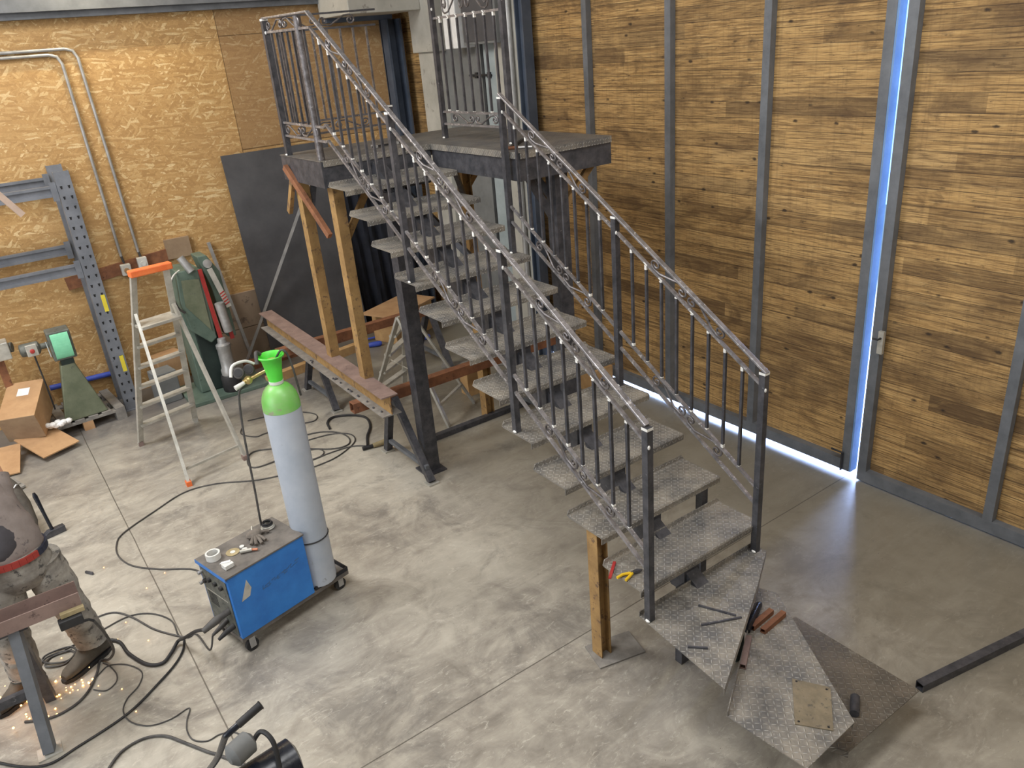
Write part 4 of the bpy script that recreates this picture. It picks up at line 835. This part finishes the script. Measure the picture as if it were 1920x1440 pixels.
for dx, dy in ((-.045, .03), (.02, .04)):
    gg = MB().lathe((gx+dx, gy+dy, gz+.035), [(.030, 0), (.034, .004), (.034, .022), (.030, .026)], 20, (-.4, -.75, .5)).build('gauge', M['cable'], t, smooth=True)
    MB().lathe((gx+dx-.011, gy+dy-.021, gz+.049), [(.024, 0), (.024, .002)], 18, (-.4, -.75, .5)).build('dial', M['black'], gg)
MB().tube(smooth_path([(gx-.10, gy+.02, gz+.03), (gx-.07, gy+.05, gz+.085), (gx+.01, gy+.06, gz+.09), (gx+.06, gy+.05, gz+.06)]), .009, 8).build('gauge_guard', M['white'], t, smooth=True)
hp = smooth_path([(gx-.045, gy, gz-.03), (1.052, 4.55, 1.56), (1.03, 4.56, 1.35), (1.018, 4.56, 1.13), (1.009, 4.56, .9), (1.0, 4.57, .70), (1.005, 4.60, .612)])
tag(MB().tube(hp, .007, 8).build('gas_hose', M['cable'], loc=(CX-.2, CY+.05, .6), smooth=True), 'thin grey gas hose hanging from the regulator to the welder', 'hose')
b = MB().tube(smooth_path([(CX-.05, CY+.03, ZB+1.66), (CX-.075, CY+.02, ZB+1.68), (CX-.09, CY-.01, ZB+1.62)]), .012, 8); b.tube(smooth_path([(CX+.03, CY+.03, ZB+1.60), (CX+.07, CY-.01, ZB+1.665), (CX+.10, CY-.03, ZB+1.60), (CX+.125, CY-.02, ZB+1.35)]), .007, 8)
tag(b.build('spare_hose', M['cable'], loc=(CX, CY, 1.7), smooth=True), 'short dark hose ends looped over the green cylinder guard', 'hose')

# ------------------------------------------------------------------ cables on the floor
CAB = {
'earth_cable': ('thin grey earth cable sweeping left of the welder to the coil by the trestle', .006, 'cable', [(.64, 5.37), (.43, 5.57), (.28, 5.76), (.22, 5.97), (.24, 6.16), (.32, 6.3), (.6, 6.47), (.88, 6.61), (1.14, 6.56), (1.44, 6.36), (1.72, 6.26), (1.86, 6.22), (2.12, 6.23), (2.33, 6.33), (2.44, 6.44), (2.45, 6.59), (2.31, 6.72), (2.03, 6.77)]),
'coiled_hose': ('dark hose lying in a large loop behind the gas cylinder', .007, 'cable', [(1.82, 6.59), (1.71, 6.58), (1.52, 6.59), (1.48, 6.7), (1.55, 6.88), (1.67, 6.9), (1.92, 6.71), (2.18, 6.43), (2.34, 6.39), (2.41, 6.52), (2.38, 6.7), (2.25, 6.84), (2.05, 6.9)]),
'loop_hose': ('dark hose loop farthest back behind the gas cylinder', .006, 'cable', [(1.71, 7.56), (1.64, 7.39), (1.73, 7.22), (1.84, 7.22), (2.16, 7.17), (2.31, 7.13), (2.38, 7.23), (2.35, 7.35), (2.23, 7.49), (1.98, 7.6), (1.79, 7.65)]),
'air_hose': ('dark air hose bent around the foot of the near trestle', .012, 'black', [(2.47, 6.23), (2.55, 6.40), (2.67, 6.58), (2.73, 6.78), (2.68, 6.92), (2.57, 7.02), (2.47, 7.05), (2.39, 6.98), (2.35, 6.83)]),
'power_cable': ('thin cable from the loop to the torch grip by the trestle', .006, 'cable', [(2.50, 6.20), (2.36, 6.33), (2.15, 6.36), (1.99, 6.35), (1.88, 6.35)]),
'short_hose': ('small hose loop right beside the gas cylinder foot', .006, 'cable', [(1.89, 6.37), (2.04, 6.36), (2.11, 6.42), (2.09, 6.52), (1.95, 6.58), (1.82, 6.59)]),
'return_cable': ('dark cable from the welder front waving left to the worker', .006, 'cable', [(.49, 4.62), (.45, 4.63), (.39, 4.65), (.31, 4.76), (.23, 4.9), (.15, 5.11), (.07, 5.25), (-.02, 5.29), (-.13, 5.27)]),
'long_cable': ('long dark cable sweeping past the bench leg to the lower left edge', .007, 'black', [(.37, 4.65), (.34, 4.55), (.27, 4.45), (.15, 4.35), (-.06, 4.21), (-.33, 4.14), (-.51, 4.12), (-.7, 4.3), (-.9, 4.61)]),
'upper_cable': ('thin cable arching behind the worker boot toward the welder', .005, 'cable', [(-.28, 5.08), (-.09, 5.11), (.12, 5.15), (.26, 5.07), (.35, 4.9), (.35, 4.72), (.37, 4.65)]),
'small_loop_cable': ('small thin cable loop in front of the boot', .004, 'cable', [(-.19, 4.56), (-.13, 4.5), (-.07, 4.53), (-.05, 4.6), (-.07, 4.71), (-.1, 4.77)]),
'thin_cable': ('thin winding cable with a sharp kink on the foreground floor', .004, 'cable', [(-.20, 4.62), (-.13, 4.69), (-.07, 4.72), (.02, 4.65), (.08, 4.52), (.04, 4.41), (-.04, 4.34), (-.08, 4.25), (-.06, 4.13), (.02, 4.03), (.13, 4.0), (.235, 4.015), (.2, 3.93), (.18, 3.85), (.19, 3.76), (.25, 3.7), (.32, 3.7), (.39, 3.66), (.42, 3.56), (.4, 3.48)]),
'front_hose': ('grey hose curving on the floor in front at the bottom edge', .008, 'cable', [(-.26, 3.80), (-.22, 3.87), (-.14, 3.94), (-.03, 3.95), (.07, 3.89), (.15, 3.76), (.23, 3.62), (.27, 3.56), (.36, 3.40)]),
'cable_bundle': ('untidy bundle of cable behind the worker boot', .006, 'cable', [(-.43, 5.02), (-.38, 5.07), (-.27, 5.06), (-.23, 4.99), (-.28, 4.95), (-.37, 4.99), (-.41, 5.07), (-.37, 5.1), (-.25, 5.09), (-.22, 5.0), (-.3, 4.93), (-.4, 4.98), (-.36, 5.06), (-.24, 5.04)]),
}
for nm, (lab, r, m_, pts) in CAB.items():
    P = [(x, y, r+.001+.006*(i % 2 if nm == 'cable_bundle' else 0)) for i, (x, y) in enumerate(pts)]
    if nm == 'return_cable': P = [tuple(w2(-.12, .13, .19)), tuple(w2(-.16, .135, .10))]+P[1:]
    if nm == 'earth_cable': P = [(.70, 4.70, .18), (.66, 4.9, .05)]+P[:0]+[(.66, 5.15, .007)]+P
    tag(MB().tube(smooth_path(P, 6), r, 7).build(nm, M[m_], loc=(pts[0][0], pts[0][1], 0), smooth=True), lab, 'cable')
t = thing('welding_torch', 'dark torch grip lying by the foot of the near trestle', 'torch', (2.6, 6.15, 0))
MB().tube([(2.40, 6.19, .02), (2.50, 6.17, .022)], .018, 10).build('grip', M['black'], t, smooth=True); MB().tube([(2.50, 6.17, .022), (2.60, 6.15, .03), (2.68, 6.16, .05)], [.022, .026, .014], 10).build('head', M['disc'], t, smooth=True)

# ------------------------------------------------------------------ hammer and bag on the left
t = thing('sledge_hammer', 'sledge hammer standing on its head with the handle up', 'hammer', (-.14, 6.70, 0))
FH = frame((-.14, 6.70, 0), 12)
MB(FH).prism([(-.09, -.028, .0), (.09, -.028, .0), (.09, -.028, .055), (-.03, -.028, .055), (-.09, -.028, .022)], (0, .056, 0)).build('head', M['steel'], t, bevel=.004)
MB(FH).tube([(.0, 0, .05), (-.01, .02, .2), (-.02, .05, .36), (-.022, .052, .39)], [.014, .013, .018, .010], 10).build('handle', M['blackmetal'], t, smooth=True)
t = thing('tool_bag', 'long dusty dark bag standing on the floor beside the worker', 'bag', (-.27, 7.1, 0))
MB().tube([(-.26, 6.72, .05), (-.27, 6.80, .12), (-.30, 6.92, .24), (-.34, 7.06, .36), (-.37, 7.16, .44)], [.025, .06, .085, .085, .05], 12).build('body', M['bag'], t, smooth=True)
MB().tube([(-.33, 6.95, .36), (-.27, 6.99, .40), (-.24, 7.06, .37)], .006).build('strap', M['galv'], t); MB().box(-.275, -.235, 6.66, 6.71, 0, .03).build('tip', M['disc'], t)
tag(MB().bar((-.02, 5.92, .012), (.02, 5.86, .012), .014, .018).build('bolt', M['steel'], loc=(0, 5.9, 0)), 'small dark bolt on the floor left of the cable curve', 'bolt')

# ------------------------------------------------------------------ bench at lower left
t = thing('work_bench', 'grey steel trestle bench leg at the lower left', 'bench', (-.5, 4.4, 0))
MB().bar((-.42, 4.43, .70), (-.468, 4.21, .01), .055, .07).build('leg', M['greysteel'], t); MB().bar((-.43, 4.45, .70), (-.41, 4.66, .01), .055, .06).build('leg', M['steel'], t)
MB().bar((-1.6, 4.43, .70), (-1.62, 4.21, .01), .055, .07).build('leg', M['greysteel'], t); MB().bar((-1.6, 4.45, .70), (-1.6, 4.75, .01), .055, .06).build('leg', M['steel'], t)
MB().bar((-1.6, 4.33, .34), (-.44, 4.33, .34), .035, .05).build('stretcher', M['steel'], t); MB().box(-1.9, -.36, 4.40, 4.47, .68, .715).build('top_rail', M['steel'], t)
MB().box(-.53, -.41, 4.16, 4.26, 0, .01).build('foot', M['alu'], t)
b = MB().box(-1.7, -.085, 4.36, 4.50, .716, .724).box(-1.7, -.085, 4.36, 4.368, .724, .80).box(-1.7, -.085, 4.492, 4.50, .724, .80); tag(b.build('steel_channel', M['primer'], loc=(-.8, 4.43, .716)), 'brown steel channel being worked on the bench by the worker', 'channel')
t = thing('bench_clamp', 'dark clamp gripping the end of the steel channel', 'clamp', (-.12, 4.36, .70))
MB().box(-.20, -.08, 4.325, 4.356, .70, .725).build('jaw', M['disc'], t); MB().box(-.22, -.10, 4.30, 4.35, .64, .695).build('body', M['black'], t, bevel=.005); MB().tube([(-.15, 4.33, .64), (-.08, 4.33, .63), (-.06, 4.33, .61)], .008).build('screw', M['black'], t)
hg = smooth_path([(-.06, 4.33, .61), (-.03, 4.40, .45), (-.02, 4.55, .22), (-.06, 4.72, .05), (-.11, 4.80, .009), (-.15, 4.69, .008), (-.22, 4.56, .008), (-.31, 4.49, .008), (-.43, 4.48, .008), (-.56, 4.55, .008)])
tag(MB().tube(hg, .008, 8).build('hanging_cable', M['cable'], loc=(-.1, 4.6, 0), smooth=True), 'grey cable hanging from the bench clamp down to the floor', 'cable')

# ------------------------------------------------------------------ worker
def skin_obj(name, pts, edges, rad, mat_, parent=None, root=0, loc=None, lvl=2, sm=True):
    org = ORG[parent.name] if parent else V(loc)
    me = bpy.data.meshes.new(name); me.from_pydata([tuple(V(p)-org) for p in pts], edges, []); me.materials.append(mat_)
    o = bpy.data.objects.new(name, me); COL.objects.link(o); ORG[o.name] = org
    if parent: o.parent = parent
    else: o.location = org
    sk = o.modifiers.new('skin', 'SKIN'); sk.use_smooth_shade = True
    sv = me.skin_vertices[0].data
    for i, r in enumerate(rad): sv[i].radius = r if isinstance(r, tuple) else (r, r)
    sv[root].use_root = True
    ss = o.modifiers.new('sub', 'SUBSURF'); ss.levels = lvl; ss.render_levels = lvl
    return o
PL = (-.33, 4.86, 0)
# joints
J = {'pelvis': (-.31, 4.70, .97), 'waist': (-.315, 4.72, 1.10), 'chest': (-.33, 4.80, 1.28), 'upper': (-.345, 4.86, 1.40), 'neck': (-.40, 4.84, 1.50), 'head': (-.46, 4.79, 1.60), 'crown': (-.49, 4.78, 1.70),
     'shR': (-.20, 4.90, 1.40), 'elR': (-.25, 4.68, 1.17), 'wrR': (-.46, 4.52, 1.02), 'haR': (-.53, 4.49, .99), 'shL': (-.50, 4.88, 1.40), 'elL': (-.62, 4.70, 1.16), 'wrL': (-.60, 4.55, .98), 'haL': (-.585, 4.51, .92),
     'hipR': (-.21, 4.72, .90), 'knR': (-.15, 4.75, .50), 'anR': (-.115, 4.86, .11), 'hipL': (-.41, 4.70, .90), 'knL': (-.47, 4.72, .50), 'anL': (-.49, 4.83, .11), 'toR': (-.27, 4.77, .045), 'toL': (-.63, 4.73, .045)}
names = list(J); ix = {n_: i for i, n_ in enumerate(names)}
E_ = [('pelvis', 'waist'), ('waist', 'chest'), ('chest', 'upper'), ('upper', 'neck'), ('neck', 'head'), ('head', 'crown'), ('upper', 'shR'), ('shR', 'elR'), ('elR', 'wrR'), ('wrR', 'haR'), ('upper', 'shL'), ('shL', 'elL'), ('elL', 'wrL'), ('wrL', 'haL'),
      ('pelvis', 'hipR'), ('hipR', 'knR'), ('knR', 'anR'), ('anR', 'toR'), ('pelvis', 'hipL'), ('hipL', 'knL'), ('knL', 'anL'), ('anL', 'toL')]
RD = {'pelvis': (.13, .10), 'waist': (.12, .09), 'chest': (.14, .10), 'upper': .10, 'neck': .055, 'head': .085, 'crown': .07, 'shR': .06, 'elR': .042, 'wrR': .028, 'haR': .03, 'shL': .06, 'elL': .042, 'wrL': .028, 'haL': .03, 'hipR': .085, 'knR': .058, 'anR': .04, 'toR': .03, 'hipL': .085, 'knL': .058, 'anL': .04, 'toL': .03}
for n_ in J:      # the back leans a little to the left
    z_ = J[n_][2]
    if z_ > .95: J[n_] = (J[n_][0]-.02-.16*max(0, z_-1.0)*(1 if n_[-1] not in 'RL' or n_[:2] in ('sh',) else .6), J[n_][1], z_)
for n_, v_ in (('toR', (-.15, 4.85, .07)), ('toL', (-.52, 4.82, .07)), ('anR', (-.112, 4.862, .14)), ('anL', (-.482, 4.838, .14))): J[n_] = v_
WK = skin_obj('person', [J[n_] for n_ in names], [(ix[a], ix[b_]) for a, b_ in E_], [RD[n_] for n_ in names], M['skin'], loc=PL)
tag(WK, 'person in grey work clothes standing at the bench, seen from behind at the left edge', 'person')
def shell(rings, m_, name, seg=28, wrinkle=.0, label=None, mats=None, parent=None, cap=True):
    # rings: centre, rx, ry, turn ; smooth elliptical sleeves of cloth
    b = MB(); C_ = smooth_path([r[0] for r in rings], 5); N = len(C_); vs = []; prev = None
    for i, c in enumerate(C_):
        f_ = i/(N-1)*(len(rings)-1); k = min(int(f_), len(rings)-2); u = f_-k; u = u*u*(3-2*u)
        rx = rings[k][1]*(1-u)+rings[k+1][1]*u; ry = rings[k][2]*(1-u)+rings[k+1][2]*u
        t_ = (C_[min(i+1, N-1)]-C_[max(i-1, 0)]).normalized()
        a = V((1, 0, 0)) if prev is None else prev
        x = (a-t_*a.dot(t_)).normalized(); prev = x; y = t_.cross(x)
        for q in range(seg):
            th = 2*pi*q/seg; w_ = 1+wrinkle*(math.sin(i*1.7+3*math.sin(th*1.0+i*.21))+.6*math.sin(i*2.9+th*2+1.3))
            vs.append(c+x*math.cos(th)*rx*w_+y*math.sin(th)*ry*w_)
    fs = [(i*seg+q, i*seg+(q+1) % seg, (i+1)*seg+(q+1) % seg, (i+1)*seg+q) for i in range(N-1) for q in range(seg)]
    if cap: fs += [tuple(range(seg-1, -1, -1)), tuple((N-1)*seg+q for q in range(seg))]
    b.add(vs, fs); return b.build(name, m_, parent or WK, smooth=True, label=label)
jk = shell([(V((-.33, 4.705, .985)), .182, .156), (V((-.345, 4.72, 1.08)), .188, .164), (V((-.375, 4.77, 1.22)), .178, .156), (V((-.41, 4.83, 1.34)), .176, .148), (V((-.435, 4.86, 1.42)), .160, .125), (V((-.455, 4.86, 1.475)), .115, .10), (V((-.47, 4.86, 1.51)), .07, .07)], M['shirt'], 'jacket', wrinkle=.018)
for sd, sh, el, fo in (('R', (-.285, 4.88, 1.385), J['elR'], (-.36, 4.59, 1.09)), ('L', (-.585, 4.87, 1.40), J['elL'], (-.61, 4.61, 1.06))):
    shell([(V(sh), .085, .085), (V(sh).lerp(V(el), .4), .082, .08), (V(el), .07, .07), (V(el).lerp(V(fo), .6), .058, .058), (V(fo), .05, .05)], M['shirt'], 'sleeve', 20, .03, parent=WK)
shell([(V((-.35, 4.660, 1.04)), .10, .11), (V((-.36, 4.664, 1.10)), .135, .124), (V((-.38, 4.70, 1.18)), .13, .120), (V((-.39, 4.74, 1.24)), .08, .10)], M['vest'], 'back_patch', wrinkle=.01, label='charcoal patch on the back of the jacket')
tr = shell([(V((-.315, 4.71, .80)), .15, .12), (V((-.32, 4.705, .88)), .185, .150), (V((-.328, 4.70, .96)), .180, .152), (V((-.33, 4.70, 1.02)), .172, .148)], M['trouser'], 'trousers', wrinkle=.012)
for kn, cu, hp_ in ((J['knR'], (-.118, 4.85, .17), (-.215, 4.72, .90)), (J['knL'], (-.488, 4.825, .17), (-.405, 4.71, .90))):
    hp_, kn, cu = V(hp_), V(kn), V(cu)
    shell([(hp_, .115, .125), (hp_.lerp(kn, .4), .112, .120), (kn, .092, .096), (kn.lerp(cu, .5), .092, .094), (cu, .090, .094), (cu+V((.0, .0, -.045)), .084, .088)], M['trouser'], 'trouser_leg', 26, .045, parent=tr)
def boot(x, y, ang):
    T_ = frame((x, y, 0), ang); bb = MB(T_); seg = 22
    secs = [(-.085, .030, .02, .07), (-.07, .042, .02, .12), (-.03, .052, .02, .20), (.02, .054, .02, .205), (.06, .052, .02, .15), (.11, .050, .02, .105), (.16, .050, .02, .085), (.205, .044, .02, .072), (.235, .026, .02, .055)]
    vs = []
    for (xx, hw, z0, z1) in secs:
        for q in range(seg):
            th = 2*pi*q/seg; cz = (z0+z1)/2; vs.append((xx, hw*math.copysign(abs(math.cos(th))**.7, math.cos(th)), cz+(z1-z0)/2*math.copysign(abs(math.sin(th))**.8, math.sin(th))))
    n_ = len(secs); fs = [(i*seg+q, i*seg+(q+1) % seg, (i+1)*seg+(q+1) % seg, (i+1)*seg+q) for i in range(n_-1) for q in range(seg)]+[tuple(range(seg-1, -1, -1)), tuple((n_-1)*seg+q for q in range(seg))]
    bo = bb.add(vs, fs).build('boot', M['boot'], WK, smooth=True)
    MB(T_).prism([(-.088, -.028, 0), (-.04, -.048, 0), (.06, -.047, 0), (.15, -.053, 0), (.21, -.044, 0), (.245, -.018, 0), (.245, .018, 0), (.21, .044, 0), (.15, .053, 0), (.06, .047, 0), (-.04, .048, 0), (-.088, .028, 0)], (0, 0, .024)).build('sole', M['black'], bo)
boot(-.115, 4.862, 209); boot(-.488, 4.838, 216)
n = 32; bm = MB()
bt = [V((-.331+.187*math.cos(2*pi*k/n), 4.703+.163*math.sin(2*pi*k/n), 1.000)) for k in range(n)]
for k in range(n):
    bm.cur = 1 if 20 < k < 28 else 0; bm.bar(bt[k], bt[(k+1) % n], .012, .038)
bm.build('belt', [worn('navy_belt', sr(36, 40, 58), sr(48, 52, 70), .8), worn('red_belt', sr(150, 50, 44), sr(170, 66, 56), .8)], WK, label='belt, navy with a red section')
# face, hair, cap
HD = V(J['head']); DR = V((-.75, -.55, -.25)).normalized(); SD = DR.cross(V((0, 0, 1))).normalized(); UPD = SD.cross(DR)
hr = MB(); hr.blob(HD+V((.015, .02, .06)), .092, .092, .085, 16, 10); hr.build('hair', M['hair'], WK, smooth=True)
nb = MB(); nb.blob(HD+DR*.092, .012, .012, .02, 8, 6); nb.build('nose', M['skin'], WK, smooth=True)
for s_ in (-1, 1):
    MB().blob(HD+DR*.080+SD*.032*s_+UPD*.02, .012, .012, .008, 10, 6).build('eye', M['white'], WK, smooth=True)
    MB().blob(HD+SD*.088*s_, .012, .018, .026, 8, 6).build('ear', M['skin'], WK, smooth=True)
MB().tube([HD+DR*.083-UPD*.04-SD*.02, HD+DR*.088-UPD*.042, HD+DR*.083-UPD*.04+SD*.02], .004).build('mouth', M['red'], WK)
# gloved hands round the grinder
def hand(c, dirn, up, mat_):
    c, d, u = V(c), V(dirn).normalized(), V(up).normalized(); s_ = d.cross(u).normalized(); g_ = MB()
    for k in range(4):
        o_ = c+s_*(k-1.5)*.020+d*.03; L = (.03, .034, .032, .026)[k]
        g_.tube([o_, o_+d*L, o_+d*(L*1.3)-u*.02, o_+d*L*.9-u*.045], [.010, .0095, .009, .007], 8)
    g_.tube([c-s_*.03, c-s_*.055+d*.02-u*.01, c-s_*.045+d*.05-u*.025], [.012, .011, .008], 8)
    g_.blob(c, .04, .04, .024, 12, 8); g_.build('hand', mat_, WK, smooth=True)
hand(J['haR'], (-.8, -.3, -.2), (0, 0, 1), M['skin']); hand(J['haL'], (-.1, -.6, -.5), (.6, 0, .6), M['skin'])
t = thing('angle_grinder', 'angle grinder held by the worker above the steel channel', 'grinder', (-.6, 4.47, .86))
MB().tube([(-.50, 4.50, .965), (-.60, 4.46, .93), (-.68, 4.44, .90)], [.028, .030, .026], 12).build('body', M['face'], t, smooth=True); MB().lathe((-.70, 4.43, .835), [(.057, 0), (.057, .003)], 24, (.1, 0, 1)).build('disc', M['disc'], t); MB().lathe((-.70, 4.43, .84), [(.02, 0), (.03, .02), (.03, .06)], 14).build('gearhead', M['steel'], t, smooth=True)
# sparks
b = MB()
for i in range(120):
    a = random.random(); x = -.42+random.gauss(0, .13); y = 4.74+random.gauss(0, .14); r = random.uniform(.003, .0075)
    if y > 4.68 and (abs((x+.115)*-.485+(y-4.862)*.875) < .065 or abs((x+.488)*-.588+(y-4.838)*.809) < .065) and y < 4.95: continue
    b.blob((x, y, r*.8+random.choice((0, 0, 0, .05, .12))*random.random()), r, r, r*.8, 6, 4)
for x, y in ((-.15, 5.0), (.1, 5.1), (.02, 4.95), (-.05, 4.45), (-.1, 5.3), (.18, 4.8), (.3, 5.4), (.45, 5.5), (.1, 5.9), (-.02, 4.2)): b.blob((x, y, .004), .004, .004, .003, 6, 4)
tag(b.build('grinding_sparks', M['spark'], loc=(-.42, 4.74, 0)), 'glowing orange grinding sparks scattered on the floor under the bench', 'sparks', kind='stuff')
l = bpy.data.lights.new('spark_glow', 'POINT'); l.energy = 4; l.color = (1, .42, .12); l.shadow_soft_size = .1; lo = bpy.data.objects.new('spark_glow', l); COL.objects.link(lo); lo.location = (-.50, 4.72, .30)

# ------------------------------------------------------------------ hand cart at the bottom edge
t = thing('air_compressor', 'black handled air compressor cut off by the bottom edge', 'compressor', (.30, 3.02, 0))
hd = MB().tube(smooth_path([(.16, 3.06, .38), (.165, 2.93, .55), (.205, 2.78, .74), (.243, 2.665, .925), (.258, 2.645, .955), (.31, 2.645, .975)], 5), .0135, 14).build('handle', M['blackmetal'], t, smooth=True)
MB().tube([(.30, 2.645, .972), (.40, 2.655, 1.0), (.404, 2.655, 1.001), (.407, 2.655, 1.002)], [.0165, .0175, .0205, .018], 16).build('grip', M['black'], hd, smooth=True)
MB().tube([(.10, 3.02, .22), (.12, 3.02, .22), (.55, 3.06, .22), (.57, 3.06, .22)], [.06, .11, .11, .06], 20).build('tank', M['blackmetal'], t, smooth=True)
MB().tube([(.27, 3.08, .41), (.29, 3.085, .41), (.38, 3.12, .41), (.40, 3.125, .41)], [.03, .058, .058, .03], 18).build('motor', M['greysheet'], t, smooth=True)
MB().tube(smooth_path([(.38, 3.10, .40), (.44, 3.10, .45), (.47, 3.03, .42), (.46, 2.98, .30)]), .012, 8).build('pipe', M['black'], t, smooth=True)
for x in (.16, .50): MB().lathe((x, 3.13, .08), [(.03, 0), (.08, .004), (.08, .03), (.03, .034)], 18, (0, 1, 0)).build('wheel', M['black'], t, smooth=True)
for x in (.16, .50): MB().box(x-.012, x+.012, 2.93, 2.955, 0, .16).build('foot', M['black'], t)
